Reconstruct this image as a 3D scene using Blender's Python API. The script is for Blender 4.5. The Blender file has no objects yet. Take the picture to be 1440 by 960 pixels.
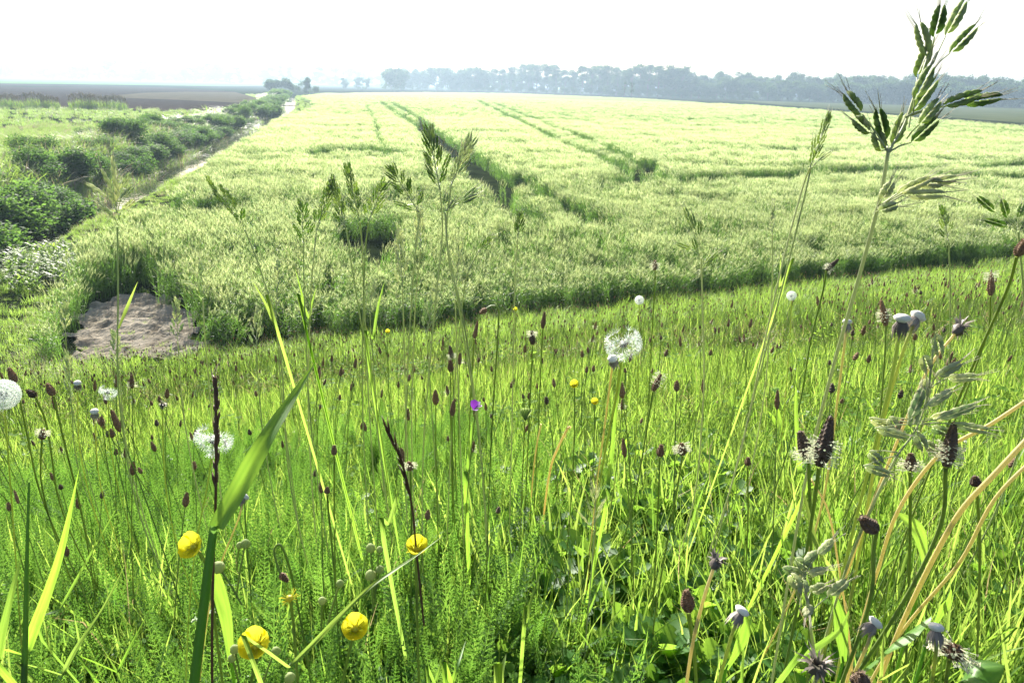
import bpy, math, random
import numpy as np
from mathutils import Vector
random.seed(7); rng = np.random.default_rng(7)
SC = bpy.context.scene; COL = SC.collection
R = math.radians
# ------------------------------------------------------------ camera, world, sun, exposure
CZ = 4.2; F = 1000.0; PITCH = R(19.7); ROLL = R(1.4)
fw = np.array([0, math.cos(PITCH), -math.sin(PITCH)])
R0 = np.array([1.0, 0, 0]); U0 = np.array([0, math.sin(PITCH), math.cos(PITCH)])
RV = math.cos(ROLL) * R0 + math.sin(ROLL) * U0; UV = -math.sin(ROLL) * R0 + math.cos(ROLL) * U0
cam_d = bpy.data.cameras.new('camera'); cam = bpy.data.objects.new('camera', cam_d); COL.objects.link(cam)
cam_d.sensor_width = 36; cam_d.lens = F / 1440 * 36; cam_d.clip_start = 0.02; cam_d.clip_end = 9000
from mathutils import Matrix
M4 = Matrix([[RV[i], UV[i], -fw[i], [0, 0, CZ][i]] for i in range(3)] + [[0, 0, 0, 1]])
cam.matrix_world = M4; SC.camera = cam
SUN_AZ = R(-20); SUN_EL = R(29)          # azimuth from +Y towards +X
w = bpy.data.worlds.new('World'); SC.world = w; w.use_nodes = True
nt = w.node_tree; bg = nt.nodes['Background']; sky = nt.nodes.new('ShaderNodeTexSky')
sky.sky_type = 'NISHITA'; sky.sun_disc = False; sky.sun_elevation = SUN_EL; sky.sun_rotation = SUN_AZ
sky.dust_density = 3.0; sky.air_density = 1.0; sky.ozone_density = 1.0; sky.altitude = 0
nt.links.new(sky.outputs[0], bg.inputs[0]); bg.inputs[1].default_value = 0.07
sd = bpy.data.lights.new('sun', 'SUN'); sun = bpy.data.objects.new('sun', sd); COL.objects.link(sun)
sd.energy = 5.0; sd.angle = R(0.55); sd.color = (1.0, 0.95, 0.86)
sv = Vector((math.sin(SUN_AZ) * math.cos(SUN_EL), math.cos(SUN_AZ) * math.cos(SUN_EL), math.sin(SUN_EL)))
sun.rotation_euler = sv.to_track_quat('Z', 'Y').to_euler(); sun.location = (0, 0, 60)
SC.view_settings.view_transform = 'Standard'; SC.view_settings.look = 'None'
SC.view_settings.exposure = 1.82; SC.view_settings.gamma = 1.0; SC.view_settings.use_curve_mapping = False
cy = SC.cycles
cy.max_bounces = 6; cy.diffuse_bounces = 3; cy.glossy_bounces = 2; cy.transmission_bounces = 4
cy.volume_bounces = 0; cy.transparent_max_bounces = 4; cy.use_adaptive_sampling = True
cy.sample_clamp_indirect = 8.0; cy.use_denoising = True; cy.caustics_reflective = False; cy.caustics_refractive = False
cy.volume_step_rate = 10.0

# ------------------------------------------------------------ pixel helpers (pixels of the 1440 x 960 photograph)
def ray(x, y): return fw + RV * (x - 720) / F + UV * (480 - y) / F
def at(x, y, z=0.0):
    d = ray(x, y); t = (z - CZ) / d[2]; return np.array([0, 0, CZ]) + t * d
def P(x, y, dep): return np.array([0, 0, CZ]) + ray(x, y) * dep
def path_at(pts, z=0.0): return np.array([at(x, y, z)[:2] for x, y in pts])

# ------------------------------------------------------------ numpy noise
def vnoise(x, y, s, seed=0):
    x = np.asarray(x, float) / s; y = np.asarray(y, float) / s
    xi = np.floor(x).astype(np.int64); yi = np.floor(y).astype(np.int64); fx = x - xi; fy = y - yi
    fx = fx * fx * (3 - 2 * fx); fy = fy * fy * (3 - 2 * fy)
    def h(a, b):
        n = (a * 374761393 + b * 668265263 + seed * 1442695041) & 0xFFFFFFFF
        n = ((n ^ (n >> 13)) * 1274126177) & 0xFFFFFFFF
        return ((n ^ (n >> 16)) & 0xFFFF) / 65535.0
    return (h(xi, yi) * (1 - fx) + h(xi + 1, yi) * fx) * (1 - fy) + (h(xi, yi + 1) * (1 - fx) + h(xi + 1, yi + 1) * fx) * fy
def dist_line(x, y, P_):
    x = np.asarray(x, float); y = np.asarray(y, float)
    best = np.full(x.shape, 1e9); side = np.zeros(x.shape)
    for a, b in zip(P_[:-1], P_[1:]):
        d = b - a; L = d @ d + 1e-9
        t = np.clip(((x - a[0]) * d[0] + (y - a[1]) * d[1]) / L, 0, 1)
        px = a[0] + t * d[0]; py = a[1] + t * d[1]
        ds = np.hypot(x - px, y - py); s = d[0] * (y - a[1]) - d[1] * (x - a[0])
        m = ds < best; best = np.where(m, ds, best); side = np.where(m, np.sign(s), side)
    return best, side        # side +1 = left of the line
def inside(x, y, poly):
    x = np.asarray(x, float); y = np.asarray(y, float); c = np.zeros(x.shape, bool); n = len(poly)
    for i in range(n):
        x1, y1 = poly[i]; x2, y2 = poly[(i + 1) % n]
        if abs(y2 - y1) < 1e-12: continue
        c ^= ((y1 > y) != (y2 > y)) & (x < (x2 - x1) * (y - y1) / (y2 - y1) + x1)
    return c

# ------------------------------------------------------------ terrain
DITCH = path_at([(-330, 520), (-140, 430), (5, 352), (118, 303), (192, 268), (255, 236), (292, 217), (338, 194), (368, 179), (404, 155), (408, 137)], -.75)
DITCH = np.vstack([DITCH, DITCH[-1] + (DITCH[-1] - DITCH[-2]) * 0.35, DITCH[-1] + np.array([-120, 60])])
def H(x, y):
    x = np.asarray(x, float); y = np.asarray(y, float)
    s = 3.45 - .283 * y + .130 * x
    top = 3.8
    s = top - np.logaddexp(0, (top - s) * 4) / 4.0
    s = s + .05 * (vnoise(x, y, 1.3, 3) - .5) + .03 * (vnoise(x, y, .4, 4) - .5)
    dike = np.where(s > -6, np.logaddexp(0, s * 3.0) / 3.0, 0.0)
    dike = np.where(s < -3, 0.0, dike)
    d, sd_ = dist_line(x, y, DITCH)
    half = 1.0; wbank = np.where(sd_ > 0, 2.6, 1.5)
    t = np.clip((d - half) / wbank, 0, 1); t = t * t * (3 - 2 * t)
    cut = 1.3 * (1 - t)
    lb = np.where(sd_ > 0, .35 * np.exp(-((d - 4.6) / 1.8) ** 2), 0)
    return dike - cut * np.clip(1 - dike, 0, 1) + lb
def hh(x, y): return float(H(np.array([x]), np.array([y]))[0])

# ------------------------------------------------------------ mesh builder and scene helpers
class MB:
    def __init__(s): s.V = []; s.F = []; s.M = []; s.A = []
    def v(s, p, a): s.V.append((float(p[0]), float(p[1]), float(p[2]))); s.A.append(a); return len(s.V) - 1
    def f(s, idx, m=0): s.F.append(tuple(idx)); s.M.append(m)
    def strip(s, pts, wid, side, a=.5, m=0, fold=0.0, a2=None):
        """a leaf or blade: pts centre line, wid half widths, side a direction across"""
        n = len(pts); rows = []
        side = np.asarray(side, float); side = side / (np.linalg.norm(side) + 1e-9)
        for i, p in enumerate(pts):
            p = np.asarray(p, float); t = np.asarray(pts[min(i + 1, n - 1)], float) - np.asarray(pts[max(i - 1, 0)], float)
            sd2 = side - t * (side @ t) / (t @ t + 1e-12); sd2 /= np.linalg.norm(sd2) + 1e-9
            aa = a if a2 is None else a + (a2 - a) * i / (n - 1)
            if wid[i] < 1e-6: rows.append((s.v(p, aa),)); continue
            if fold:
                nn = np.cross(sd2, t); nn /= np.linalg.norm(nn) + 1e-9
                rows.append((s.v(p - sd2 * wid[i] + nn * fold * wid[i], aa), s.v(p, aa * .8), s.v(p + sd2 * wid[i] + nn * fold * wid[i], aa)))
            else: rows.append((s.v(p - sd2 * wid[i], aa), s.v(p + sd2 * wid[i], aa)))
        for r1, r2 in zip(rows[:-1], rows[1:]):
            if len(r1) == len(r2) == 1: continue
            if len(r1) == len(r2):
                for k in range(len(r1) - 1): s.f((r1[k], r1[k + 1], r2[k + 1], r2[k]), m)
            elif len(r2) == 1:
                for k in range(len(r1) - 1): s.f((r1[k], r1[k + 1], r2[0]), m)
            elif len(r1) == 1:
                for k in range(len(r2) - 1): s.f((r1[0], r2[k + 1], r2[k]), m)
    def tube(s, pts, rad, n=5, a=.5, m=0, squash=1.0, up=None, bump=0.0, a2=None):
        pts = [np.asarray(p, float) for p in pts]; rows = []
        ref = np.array([0.3, 0.2, 1.0]) if up is None else np.asarray(up, float)
        for i, p in enumerate(pts):
            t = pts[min(i + 1, len(pts) - 1)] - pts[max(i - 1, 0)]; t = t / (np.linalg.norm(t) + 1e-12)
            if abs(t @ ref) > .95 * np.linalg.norm(ref): ref = np.array([1.0, .1, .2])
            u = np.cross(t, ref); u /= np.linalg.norm(u); v_ = np.cross(t, u); ref = np.cross(u, t)
            aa = a if a2 is None else a + (a2 - a) * i / (len(pts) - 1)
            if rad[i] < 1e-6: rows.append([s.v(p, aa)]); continue
            rr = []
            for k in range(n):
                an = 2 * math.pi * (k + .5 * (i % 2 if bump else 0)) / n; q = rad[i] * (1 + (bump * (1 if k % 2 else -1) if bump else 0))
                rr.append(s.v(p + u * math.cos(an) * q + v_ * math.sin(an) * q * squash, aa + (.25 if bump and k % 2 else 0)))
            rows.append(rr)
        for r1, r2 in zip(rows[:-1], rows[1:]):
            if len(r1) == 1 and len(r2) == 1: continue
            for k in range(n):
                k2 = (k + 1) % n
                if len(r1) == 1: s.f((r1[0], r2[k2], r2[k]), m)
                elif len(r2) == 1: s.f((r1[k], r1[k2], r2[0]), m)
                else: s.f((r1[k], r1[k2], r2[k2], r2[k]), m)
    def build(s, name, mats, parent=None, smooth=True, link=True, origin=None):
        me = bpy.data.meshes.new(name)
        V = np.array(s.V, float)
        if origin is None and parent is not None: origin = parent.get('_o', None) or parent.location
        if origin is not None: V = V - np.array(origin)
        me.from_pydata(V.tolist(), [], s.F)
        mats = mats if isinstance(mats, (list, tuple)) else [mats]
        for m in mats: me.materials.append(m)
        me.polygons.foreach_set('material_index', np.array(s.M, np.int32))
        me.polygons.foreach_set('use_smooth', np.full(len(s.F), smooth))
        at_ = me.attributes.new('v', 'FLOAT', 'POINT'); at_.data.foreach_set('value', np.array(s.A, np.float32))
        me.update()
        o = bpy.data.objects.new(name, me)
        if link: COL.objects.link(o)
        if parent is not None: o.parent = parent
        elif origin is not None: o.location = origin
        return o
def tag(o, label=None, cat=None, group=None, kind=None):
    if label: o['label'] = label
    if cat: o['category'] = cat
    if group: o['group'] = group
    if kind: o['kind'] = kind
    return o
def empty(name, loc, label=None, cat=None, group=None):
    o = bpy.data.objects.new(name, None); o.empty_display_size = .05; COL.objects.link(o)
    o.location = tuple(float(c) for c in loc); return tag(o, label, cat, group)
KIDS = {}
def children(o):
    return KIDS.get(o.name) or KIDS.setdefault(o.name, [c for c in COL.objects if c.parent == o])
def dup(root, loc, rot=(0, 0, 0), sc=1.0, label=None, group=None):
    r_ = root.copy(); COL.objects.link(r_); r_.location = loc; r_.rotation_euler = rot
    r_.scale = (sc, sc, sc) if np.isscalar(sc) else sc
    if label: r_['label'] = label
    if group: r_['group'] = group
    for ch in children(root):
        c = ch.copy(); COL.objects.link(c); c.parent = r_
        for g in children(ch):
            d = g.copy(); COL.objects.link(d); d.parent = c
    return r_
def catmull(pts, n=6):
    pts = [np.asarray(p, float) for p in pts]
    if len(pts) < 3: return [pts[0] + (pts[-1] - pts[0]) * t for t in np.linspace(0, 1, n + 1)]
    q = [2 * pts[0] - pts[1]] + pts + [2 * pts[-1] - pts[-2]]; out = []
    for i in range(1, len(q) - 2):
        for k in range(n):
            t = k / n
            out.append(.5 * ((2 * q[i]) + (q[i + 1] - q[i - 1]) * t + (2 * q[i - 1] - 5 * q[i] + 4 * q[i + 1] - q[i + 2]) * t * t + (3 * q[i] - q[i - 1] - 3 * q[i + 1] + q[i + 2]) * t ** 3))
    out.append(pts[-1]); return out

# ------------------------------------------------------------ materials
def newmat(name):
    m = bpy.data.materials.new(name); m.use_nodes = True; n = m.node_tree; n.nodes.clear()
    return m, n, n.nodes.new('ShaderNodeOutputMaterial')
def leafmat(name, c1, c2, tr=None, trans=.45, rough=.5, spec=.35, noise=0.0, nscale=200.0, hv=.25):
    """leaf: colour c1..c2 by the mesh attribute and a random number per plant, light passes through in colour tr"""
    m, n, out = newmat(name); L = n.links.new
    a = n.nodes.new('ShaderNodeAttribute'); a.attribute_name = 'v'
    oi = n.nodes.new('ShaderNodeObjectInfo')
    ad = n.nodes.new('ShaderNodeMath'); ad.operation = 'MULTIPLY_ADD'; ad.inputs[1].default_value = .55; L(oi.outputs['Random'], ad.inputs[0]); 
    mu = n.nodes.new('ShaderNodeMath'); mu.operation = 'MULTIPLY_ADD'; mu.inputs[1].default_value = .9; mu.inputs[2].default_value = -.2
    L(a.outputs['Fac'], mu.inputs[0]); L(mu.outputs[0], ad.inputs[2]); ad.use_clamp = True
    fac = ad.outputs[0]
    if noise:
        tc = n.nodes.new('ShaderNodeTexCoord'); ns = n.nodes.new('ShaderNodeTexNoise'); ns.inputs['Scale'].default_value = nscale
        L(tc.outputs['Object'], ns.inputs['Vector'])
        q = n.nodes.new('ShaderNodeMath'); q.operation = 'MULTIPLY_ADD'; q.inputs[1].default_value = noise; L(ns.outputs['Fac'], q.inputs[0])
        q2 = n.nodes.new('ShaderNodeMath'); q2.operation = 'SUBTRACT'; q2.inputs[1].default_value = noise * .5; L(fac, q2.inputs[0]); L(q2.outputs[0], q.inputs[2]); q.use_clamp = True; fac = q.outputs[0]
    mx = n.nodes.new('ShaderNodeMix'); mx.data_type = 'RGBA'; L(fac, mx.inputs['Factor'])
    mx.inputs['A'].default_value = (*c1, 1); mx.inputs['B'].default_value = (*c2, 1)
    pb = n.nodes.new('ShaderNodeBsdfPrincipled'); L(mx.outputs['Result'], pb.inputs['Base Color'])
    pb.inputs['Roughness'].default_value = rough; pb.inputs['Specular IOR Level'].default_value = spec
    if trans > 0:
        tl = n.nodes.new('ShaderNodeBsdfTranslucent')
        tr = tr or [min(1, c * 2.2) for c in c2]
        mt = n.nodes.new('ShaderNodeMix'); mt.data_type = 'RGBA'; L(fac, mt.inputs['Factor'])
        mt.inputs['A'].default_value = (tr[0] * .55, tr[1] * .7, tr[2] * .6, 1); mt.inputs['B'].default_value = (*tr, 1)
        L(mt.outputs['Result'], tl.inputs['Color'])
        ms = n.nodes.new('ShaderNodeMixShader'); ms.inputs[0].default_value = trans
        L(pb.outputs[0], ms.inputs[1]); L(tl.outputs[0], ms.inputs[2]); L(ms.outputs[0], out.inputs['Surface'])
    else: L(pb.outputs[0], out.inputs['Surface'])
    return m
def soilmat(name, c1, c2, scale=3.0, bump=.3, bscale=8.0, rough=.9, stretch=(1, 1, 1), detail=6):
    m, n, out = newmat(name); L = n.links.new
    g = n.nodes.new('ShaderNodeNewGeometry'); mp = n.nodes.new('ShaderNodeMapping'); mp.inputs['Scale'].default_value = stretch
    L(g.outputs['Position'], mp.inputs['Vector'])
    ns = n.nodes.new('ShaderNodeTexNoise'); ns.inputs['Scale'].default_value = scale; ns.inputs['Detail'].default_value = detail
    L(mp.outputs[0], ns.inputs['Vector'])
    cr = n.nodes.new('ShaderNodeValToRGB'); cr.color_ramp.elements[0].position = .3; cr.color_ramp.elements[1].position = .7
    cr.color_ramp.elements[0].color = (*c1, 1); cr.color_ramp.elements[1].color = (*c2, 1); L(ns.outputs['Fac'], cr.inputs[0])
    n2 = n.nodes.new('ShaderNodeTexNoise'); n2.inputs['Scale'].default_value = bscale; n2.inputs['Detail'].default_value = 8; L(mp.outputs[0], n2.inputs['Vector'])
    b = n.nodes.new('ShaderNodeBump'); b.inputs['Strength'].default_value = bump; b.inputs['Distance'].default_value = .06; L(n2.outputs['Fac'], b.inputs['Height'])
    pb = n.nodes.new('ShaderNodeBsdfDiffuse'); pb.inputs['Roughness'].default_value = .5
    L(cr.outputs[0], pb.inputs['Color']); L(b.outputs[0], pb.inputs['Normal']); L(pb.outputs[0], out.inputs['Surface'])
    return m
G = {}
G['grass'] = leafmat('grass_blade_green', (.035, .11, .012), (.11, .20, .025), (.30, .47, .06), .48)
G['grassY'] = leafmat('grass_blade_yellow_green', (.07, .17, .02), (.15, .24, .035), (.40, .54, .09), .5, noise=.25, nscale=90)
G['straw'] = leafmat('dry_straw', (.30, .22, .10), (.42, .34, .20), (.5, .38, .18), .35)
G['pale'] = leafmat('pale_green_panicle', (.36, .38, .24), (.60, .60, .44), (.70, .74, .42), .62, rough=.8, spec=.08)
G['spike'] = leafmat('spikelet_green', (.09, .14, .04), (.40, .43, .25), (.56, .68, .2), .56, rough=.6, spec=.15, noise=.6, nscale=400)
G['awn'] = leafmat('awn', (.40, .36, .30), (.55, .50, .42), (.6, .55, .45), .5, rough=.4)
G['stem'] = leafmat('grass_stem', (.24, .28, .13), (.46, .47, .32), (.55, .6, .3), .4, rough=.4)
G['yarrow'] = leafmat('yarrow_frond', (.035, .11, .025), (.09, .18, .04), (.25, .46, .06), .42)
G['clover'] = leafmat('clover_leaf', (.05, .14, .02), (.12, .21, .03), (.40, .58, .07), .5, rough=.75, spec=.12)
G['palm'] = leafmat('serrated_leaf', (.025, .085, .015), (.06, .15, .03), (.36, .58, .06), .45, rough=.5, spec=.2, noise=.3, nscale=60)
G['broad'] = leafmat('broad_leaf', (.04, .13, .02), (.10, .21, .03), (.38, .60, .06), .45, rough=.45, noise=.3, nscale=80)
G['head'] = leafmat('plantain_head', (.10, .058, .034), (.28, .175, .10), (.45, .27, .15), .2, rough=.8, noise=.7, nscale=900)
G['headdark'] = leafmat('plantain_head_dark', (.035, .024, .017), (.17, .115, .075), (.3, .18, .1), .15, rough=.7, noise=.7, nscale=900)
G['stamen'] = leafmat('stamen', (.55, .50, .32), (.75, .72, .55), (.7, .68, .5), .45)
G['pstem'] = leafmat('plantain_stem', (.09, .15, .04), (.18, .23, .07), (.36, .46, .1), .35)
G['petal'] = leafmat('buttercup_petal', (.80, .62, .01), (.88, .74, .02), (.98, .88, .05), .5, rough=.4, spec=.35)
G['pollen'] = leafmat('buttercup_centre', (.45, .42, .03), (.70, .60, .05), (.6, .55, .05), .3)
G['bud'] = leafmat('hairy_bud', (.14, .22, .06), (.34, .40, .18), (.5, .56, .2), .45, rough=.7)
G['pappus'] = leafmat('pappus', (.75, .75, .72), (.85, .85, .82), (.85, .85, .82), .5, rough=.5)
G['cap'] = leafmat('receptacle', (.55, .54, .48), (.75, .74, .68), (.6, .58, .5), .2, rough=.7)
G['bract'] = leafmat('withered_bract', (.10, .08, .07), (.32, .28, .24), (.3, .25, .2), .3)
G['dstem'] = leafmat('dandelion_stalk', (.22, .30, .07), (.42, .42, .15), (.62, .66, .2), .45, rough=.35, noise=.4, nscale=30)
G['tan'] = leafmat('withered_stalk', (.46, .38, .17), (.64, .54, .30), (.85, .72, .34), .5, rough=.6, noise=.4, nscale=30)
G['brown'] = leafmat('brown_spike', (.05, .025, .012), (.14, .07, .035), (.2, .1, .05), .25)
G['violet'] = leafmat('violet_petal', (.12, .02, .25), (.25, .05, .40), (.3, .05, .5), .4)
G['pink'] = leafmat('clover_flower', (.45, .12, .22), (.6, .22, .35), (.6, .2, .35), .4)
G['white'] = leafmat('white_flower', (.45, .48, .36), (.66, .68, .58), (.6, .62, .48), .45)
G['wleaf'] = leafmat('cereal_leaf', (.035, .085, .022), (.08, .15, .035), (.22, .40, .06), .42)
G['wear'] = leafmat('cereal_ear', (.19, .25, .08), (.36, .41, .17), (.54, .62, .22), .47)  # far crop: paler than the near ears, distance glare put into the colour
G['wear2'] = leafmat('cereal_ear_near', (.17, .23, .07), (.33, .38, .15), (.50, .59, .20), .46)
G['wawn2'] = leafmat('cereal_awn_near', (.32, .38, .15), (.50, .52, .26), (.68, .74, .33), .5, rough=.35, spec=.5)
G['wawn'] = leafmat('cereal_awn', (.42, .46, .21), (.62, .63, .36), (.80, .84, .44), .52, rough=.35, spec=.5)  # far awns, colour bleached to stand in for haze glare
G['bank'] = leafmat('bank_grass', (.04, .11, .022), (.14, .22, .05), (.38, .56, .09), .45)
G['bankdry'] = leafmat('bank_dry_grass', (.20, .16, .11), (.34, .29, .20), (.4, .33, .2), .35)
G['shrub'] = leafmat('shrub_leaf', (.02, .06, .02), (.06, .12, .03), (.20, .36, .06), .4, rough=.7, spec=.1)
G['tree'] = leafmat('tree_leaf', (.015, .035, .012), (.045, .075, .025), (.12, .20, .05), .35, rough=.8, spec=.1)
G['bark'] = soilmat('bark', (.07, .055, .045), (.14, .12, .10), 6, .4, 20)
# ------------------------------------------------------------ setting: ground, fields, water
M_GROUND = soilmat('meadow_soil', (.012, .020, .008), (.035, .050, .018), .8, .5, 12)
M_PLOUGH = soilmat('ploughed_soil', (.040, .029, .024), (.072, .054, .045), 1.2, .9, 3.0, stretch=(1, .35, 1))
M_FALLOW = soilmat('fallow_soil', (.09, .085, .05), (.15, .12, .085), .35, .5, 2.0)
M_BARE = soilmat('bare_soil', (.20, .17, .125), (.40, .355, .28), 4.0, 1.0, 20, stretch=(1.0, .45, 1))
M_FAR = soilmat('young_crop', (.10, .19, .05), (.14, .24, .07), .05, .2, 2.0)
M_STRIP = soilmat('strip_crop', (.06, .08, .035), (.10, .115, .055), .08, .2, 2.0)
def grid_axis(lo, hi, step, far, k=1.18):
    a = list(np.arange(lo, hi + 1e-6, step)); s = step; x = a[-1]
    while x < far: s *= k; x += s; a.append(x)
    s = step; x = a[0]; pre = []
    while x > -far: s *= k; x -= s; pre.append(x)
    return np.array(pre[::-1] + a)
def grid_obj(name, gx, gy, zf, mat, mask=None):
    X, Y = np.meshgrid(gx, gy); Z = zf(X, Y); n = len(gx); m = len(gy)
    me = bpy.data.meshes.new(name)
    V = np.stack([X, Y, Z], -1).reshape(-1, 3)
    i = np.arange(n - 1)[None, :] + n * np.arange(m - 1)[:, None]
    Fq = np.stack([i, i + 1, i + 1 + n, i + n], -1).reshape(-1, 4)
    if mask is not None:
        cx = V[Fq].mean(1); Fq = Fq[mask(cx[:, 0], cx[:, 1])]
        u, inv = np.unique(Fq, return_inverse=True); V = V[u]; Fq = inv.reshape(-1, 4)
    me.vertices.add(len(V)); me.vertices.foreach_set('co', V.ravel())
    me.loops.add(Fq.size); me.loops.foreach_set('vertex_index', Fq.ravel().astype(np.int32))
    me.polygons.add(len(Fq)); me.polygons.foreach_set('loop_start', np.arange(0, Fq.size, 4, dtype=np.int32))
    me.polygons.foreach_set('use_smooth', np.ones(len(Fq), bool)); me.update(calc_edges=True); me.materials.append(mat)
    o = bpy.data.objects.new(name, me); COL.objects.link(o); return o
gx = grid_axis(-34, 26, .3, 7000); gy = grid_axis(-4, 60, .3, 7000)
gx = np.unique(np.concatenate([gx, np.arange(-80, -34, .7)])); gy = np.unique(np.concatenate([gy, np.arange(60, 235, 1.0)]))
tag(grid_obj('ground', gx, gy, H, M_GROUND), kind='structure')
def sheet(name, poly, z, mat, kind='structure'):
    mb = MB(); ids = [mb.v((p[0], p[1], z), .5) for p in poly]; mb.f(ids)
    return tag(mb.build(name, mat, smooth=False), kind=kind)
wm, wn, wo = newmat('ditch_water'); pb = wn.nodes.new('ShaderNodeBsdfPrincipled'); wn.links.new(pb.outputs[0], wo.inputs['Surface'])
pb.inputs['Base Color'].default_value = (.02, .022, .012, 1); pb.inputs['Roughness'].default_value = .06; pb.inputs['IOR'].default_value = 1.33
nz = wn.nodes.new('ShaderNodeTexNoise'); nz.inputs['Scale'].default_value = 2.5; nz.inputs['Detail'].default_value = 3; bp = wn.nodes.new('ShaderNodeBump'); bp.inputs['Strength'].default_value = .12; bp.inputs['Distance'].default_value = .1
gg = wn.nodes.new('ShaderNodeNewGeometry'); wn.links.new(gg.outputs['Position'], nz.inputs['Vector']); wn.links.new(nz.outputs['Fac'], bp.inputs['Height']); wn.links.new(bp.outputs[0], pb.inputs['Normal'])
mb = MB(); pr = None
for i, p in enumerate(DITCH):
    t = DITCH[min(i + 1, len(DITCH) - 1)] - DITCH[max(i - 1, 0)]; t = t / np.linalg.norm(t); nn = np.array([-t[1], t[0]]) * 2.6
    r_ = (mb.v((p[0] - nn[0], p[1] - nn[1], -.75), .5), mb.v((p[0] + nn[0], p[1] + nn[1], -.75), .5))
    if pr: mb.f((pr[0], r_[0], r_[1], pr[1]))
    pr = r_
tag(mb.build('ditch_water', wm, smooth=False), kind='structure')
PLOUGH = path_at([(-700, 107), (0, 118), (100, 119), (230, 123), (300, 133), (388, 148), (388, 156), (300, 156), (0, 153), (-700, 142)])
PLOUGH = path_at([(-700, 101), (0, 118), (230, 123), (330, 129), (370, 141), (376, 148), (385, 156), (300, 157), (0, 152), (-700, 135)])
sheet('ploughed_field', PLOUGH, .02, M_PLOUGH)
FALLOW = path_at([(138, 137), (200, 131), (260, 129.5), (330, 130), (376, 141), (374, 147), (250, 141), (190, 139)])
sheet('fallow_strip', FALLOW, .06, M_FALLOW)
sheet('far_field', path_at([(-900, 91), (0, 108), (200, 112), (420, 117.5), (420, 120), (330, 121.5), (0, 117.5), (-900, 96)]), .02, M_FAR)
sheet('field_strip', path_at([(1030, 141), (1250, 147.5), (1500, 155), (1900, 165), (1900, 200), (1500, 177), (1440, 173), (1250, 159), (1100, 148)], 0), .02, M_STRIP)
BARE = path_at([(104, 486), (108, 466), (122, 442), (150, 432), (190, 414), (228, 417), (244, 434), (272, 446), (276, 482), (200, 492)])
BMESH = path_at([(100, 525), (104, 480), (108, 466), (122, 442), (150, 432), (190, 414), (228, 417), (244, 434), (272, 446), (280, 525)])
gxb = np.arange(-11, -3, .05); gyb = np.arange(8, 17, .06)
def hb(x, y): return H(x, y) + .012 + .13 * np.abs(vnoise(x, y * 2.5, .35, 9) - .5) + .09 * vnoise(x, y, .14, 12) ** 2
tag(grid_obj('bare_soil', gxb, gyb, hb, M_BARE, lambda x, y: inside(x + .5 * (vnoise(x, y, .45, 15) - .5), y + .7 * (vnoise(x, y, .4, 16) - .5), BMESH)), kind='structure')

# ------------------------------------------------------------ scatter: ONE object of uncountable stuff
def scatter(name, xyz, idx, rotz, scl, src, tilt=None):
    n = len(xyz); me = bpy.data.meshes.new(name); me.vertices.add(n); me.vertices.foreach_set('co', np.asarray(xyz, np.float32).ravel())
    rot = np.zeros((n, 3), np.float32); rot[:, 2] = rotz
    if tilt is not None: rot[:, 0] = tilt[0]; rot[:, 1] = tilt[1]
    scl = np.asarray(scl, np.float32)
    if scl.ndim == 1: scl = np.stack([scl] * 3, -1)
    a = me.attributes.new('rot', 'FLOAT_VECTOR', 'POINT'); a.data.foreach_set('vector', rot.ravel())
    a = me.attributes.new('scl', 'FLOAT_VECTOR', 'POINT'); a.data.foreach_set('vector', scl.astype(np.float32).ravel())
    a = me.attributes.new('idx', 'INT', 'POINT'); a.data.foreach_set('value', np.asarray(idx, np.int32))
    me.update(); o = bpy.data.objects.new(name, me); COL.objects.link(o)
    g = bpy.data.node_groups.new(name + '_nodes', 'GeometryNodeTree')
    g.interface.new_socket('Geometry', in_out='INPUT', socket_type='NodeSocketGeometry'); g.interface.new_socket('Geometry', in_out='OUTPUT', socket_type='NodeSocketGeometry')
    N = g.nodes.new; L = g.links.new; gi = N('NodeGroupInput'); go = N('NodeGroupOutput'); ip = N('GeometryNodeInstanceOnPoints'); jn = N('GeometryNodeJoinGeometry')
    for s_ in src[::-1]:          # links to the join are read last first
        oi = N('GeometryNodeObjectInfo'); oi.inputs['Object'].default_value = s_; oi.inputs['As Instance'].default_value = True; L(oi.outputs['Geometry'], jn.inputs[0])
    def na(nm, ty):
        q = N('GeometryNodeInputNamedAttribute'); q.data_type = ty; q.inputs['Name'].default_value = nm; return [s for s in q.outputs if s.enabled and s.name == 'Attribute'][0]
    L(gi.outputs[0], ip.inputs['Points']); L(jn.outputs[0], ip.inputs['Instance']); ip.inputs['Pick Instance'].default_value = True
    L(na('idx', 'INT'), ip.inputs['Instance Index']); L(na('rot', 'FLOAT_VECTOR'), ip.inputs['Rotation']); L(na('scl', 'FLOAT_VECTOR'), ip.inputs['Scale'])
    L(ip.outputs[0], go.inputs[0]); md = o.modifiers.new('scatter', 'NODES'); md.node_group = g
    return tag(o, kind='stuff')
def wedge(n, r0, r1, az=46.0, pw=.5):
    """random points in a fan in front of the camera"""
    a = np.radians(rng.uniform(-az, az, n)); r = (rng.uniform(0, 1, n) * (r1 ** (1 / pw) - r0 ** (1 / pw)) + r0 ** (1 / pw)) ** pw
    return r * np.sin(a), r * np.cos(a)

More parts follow.
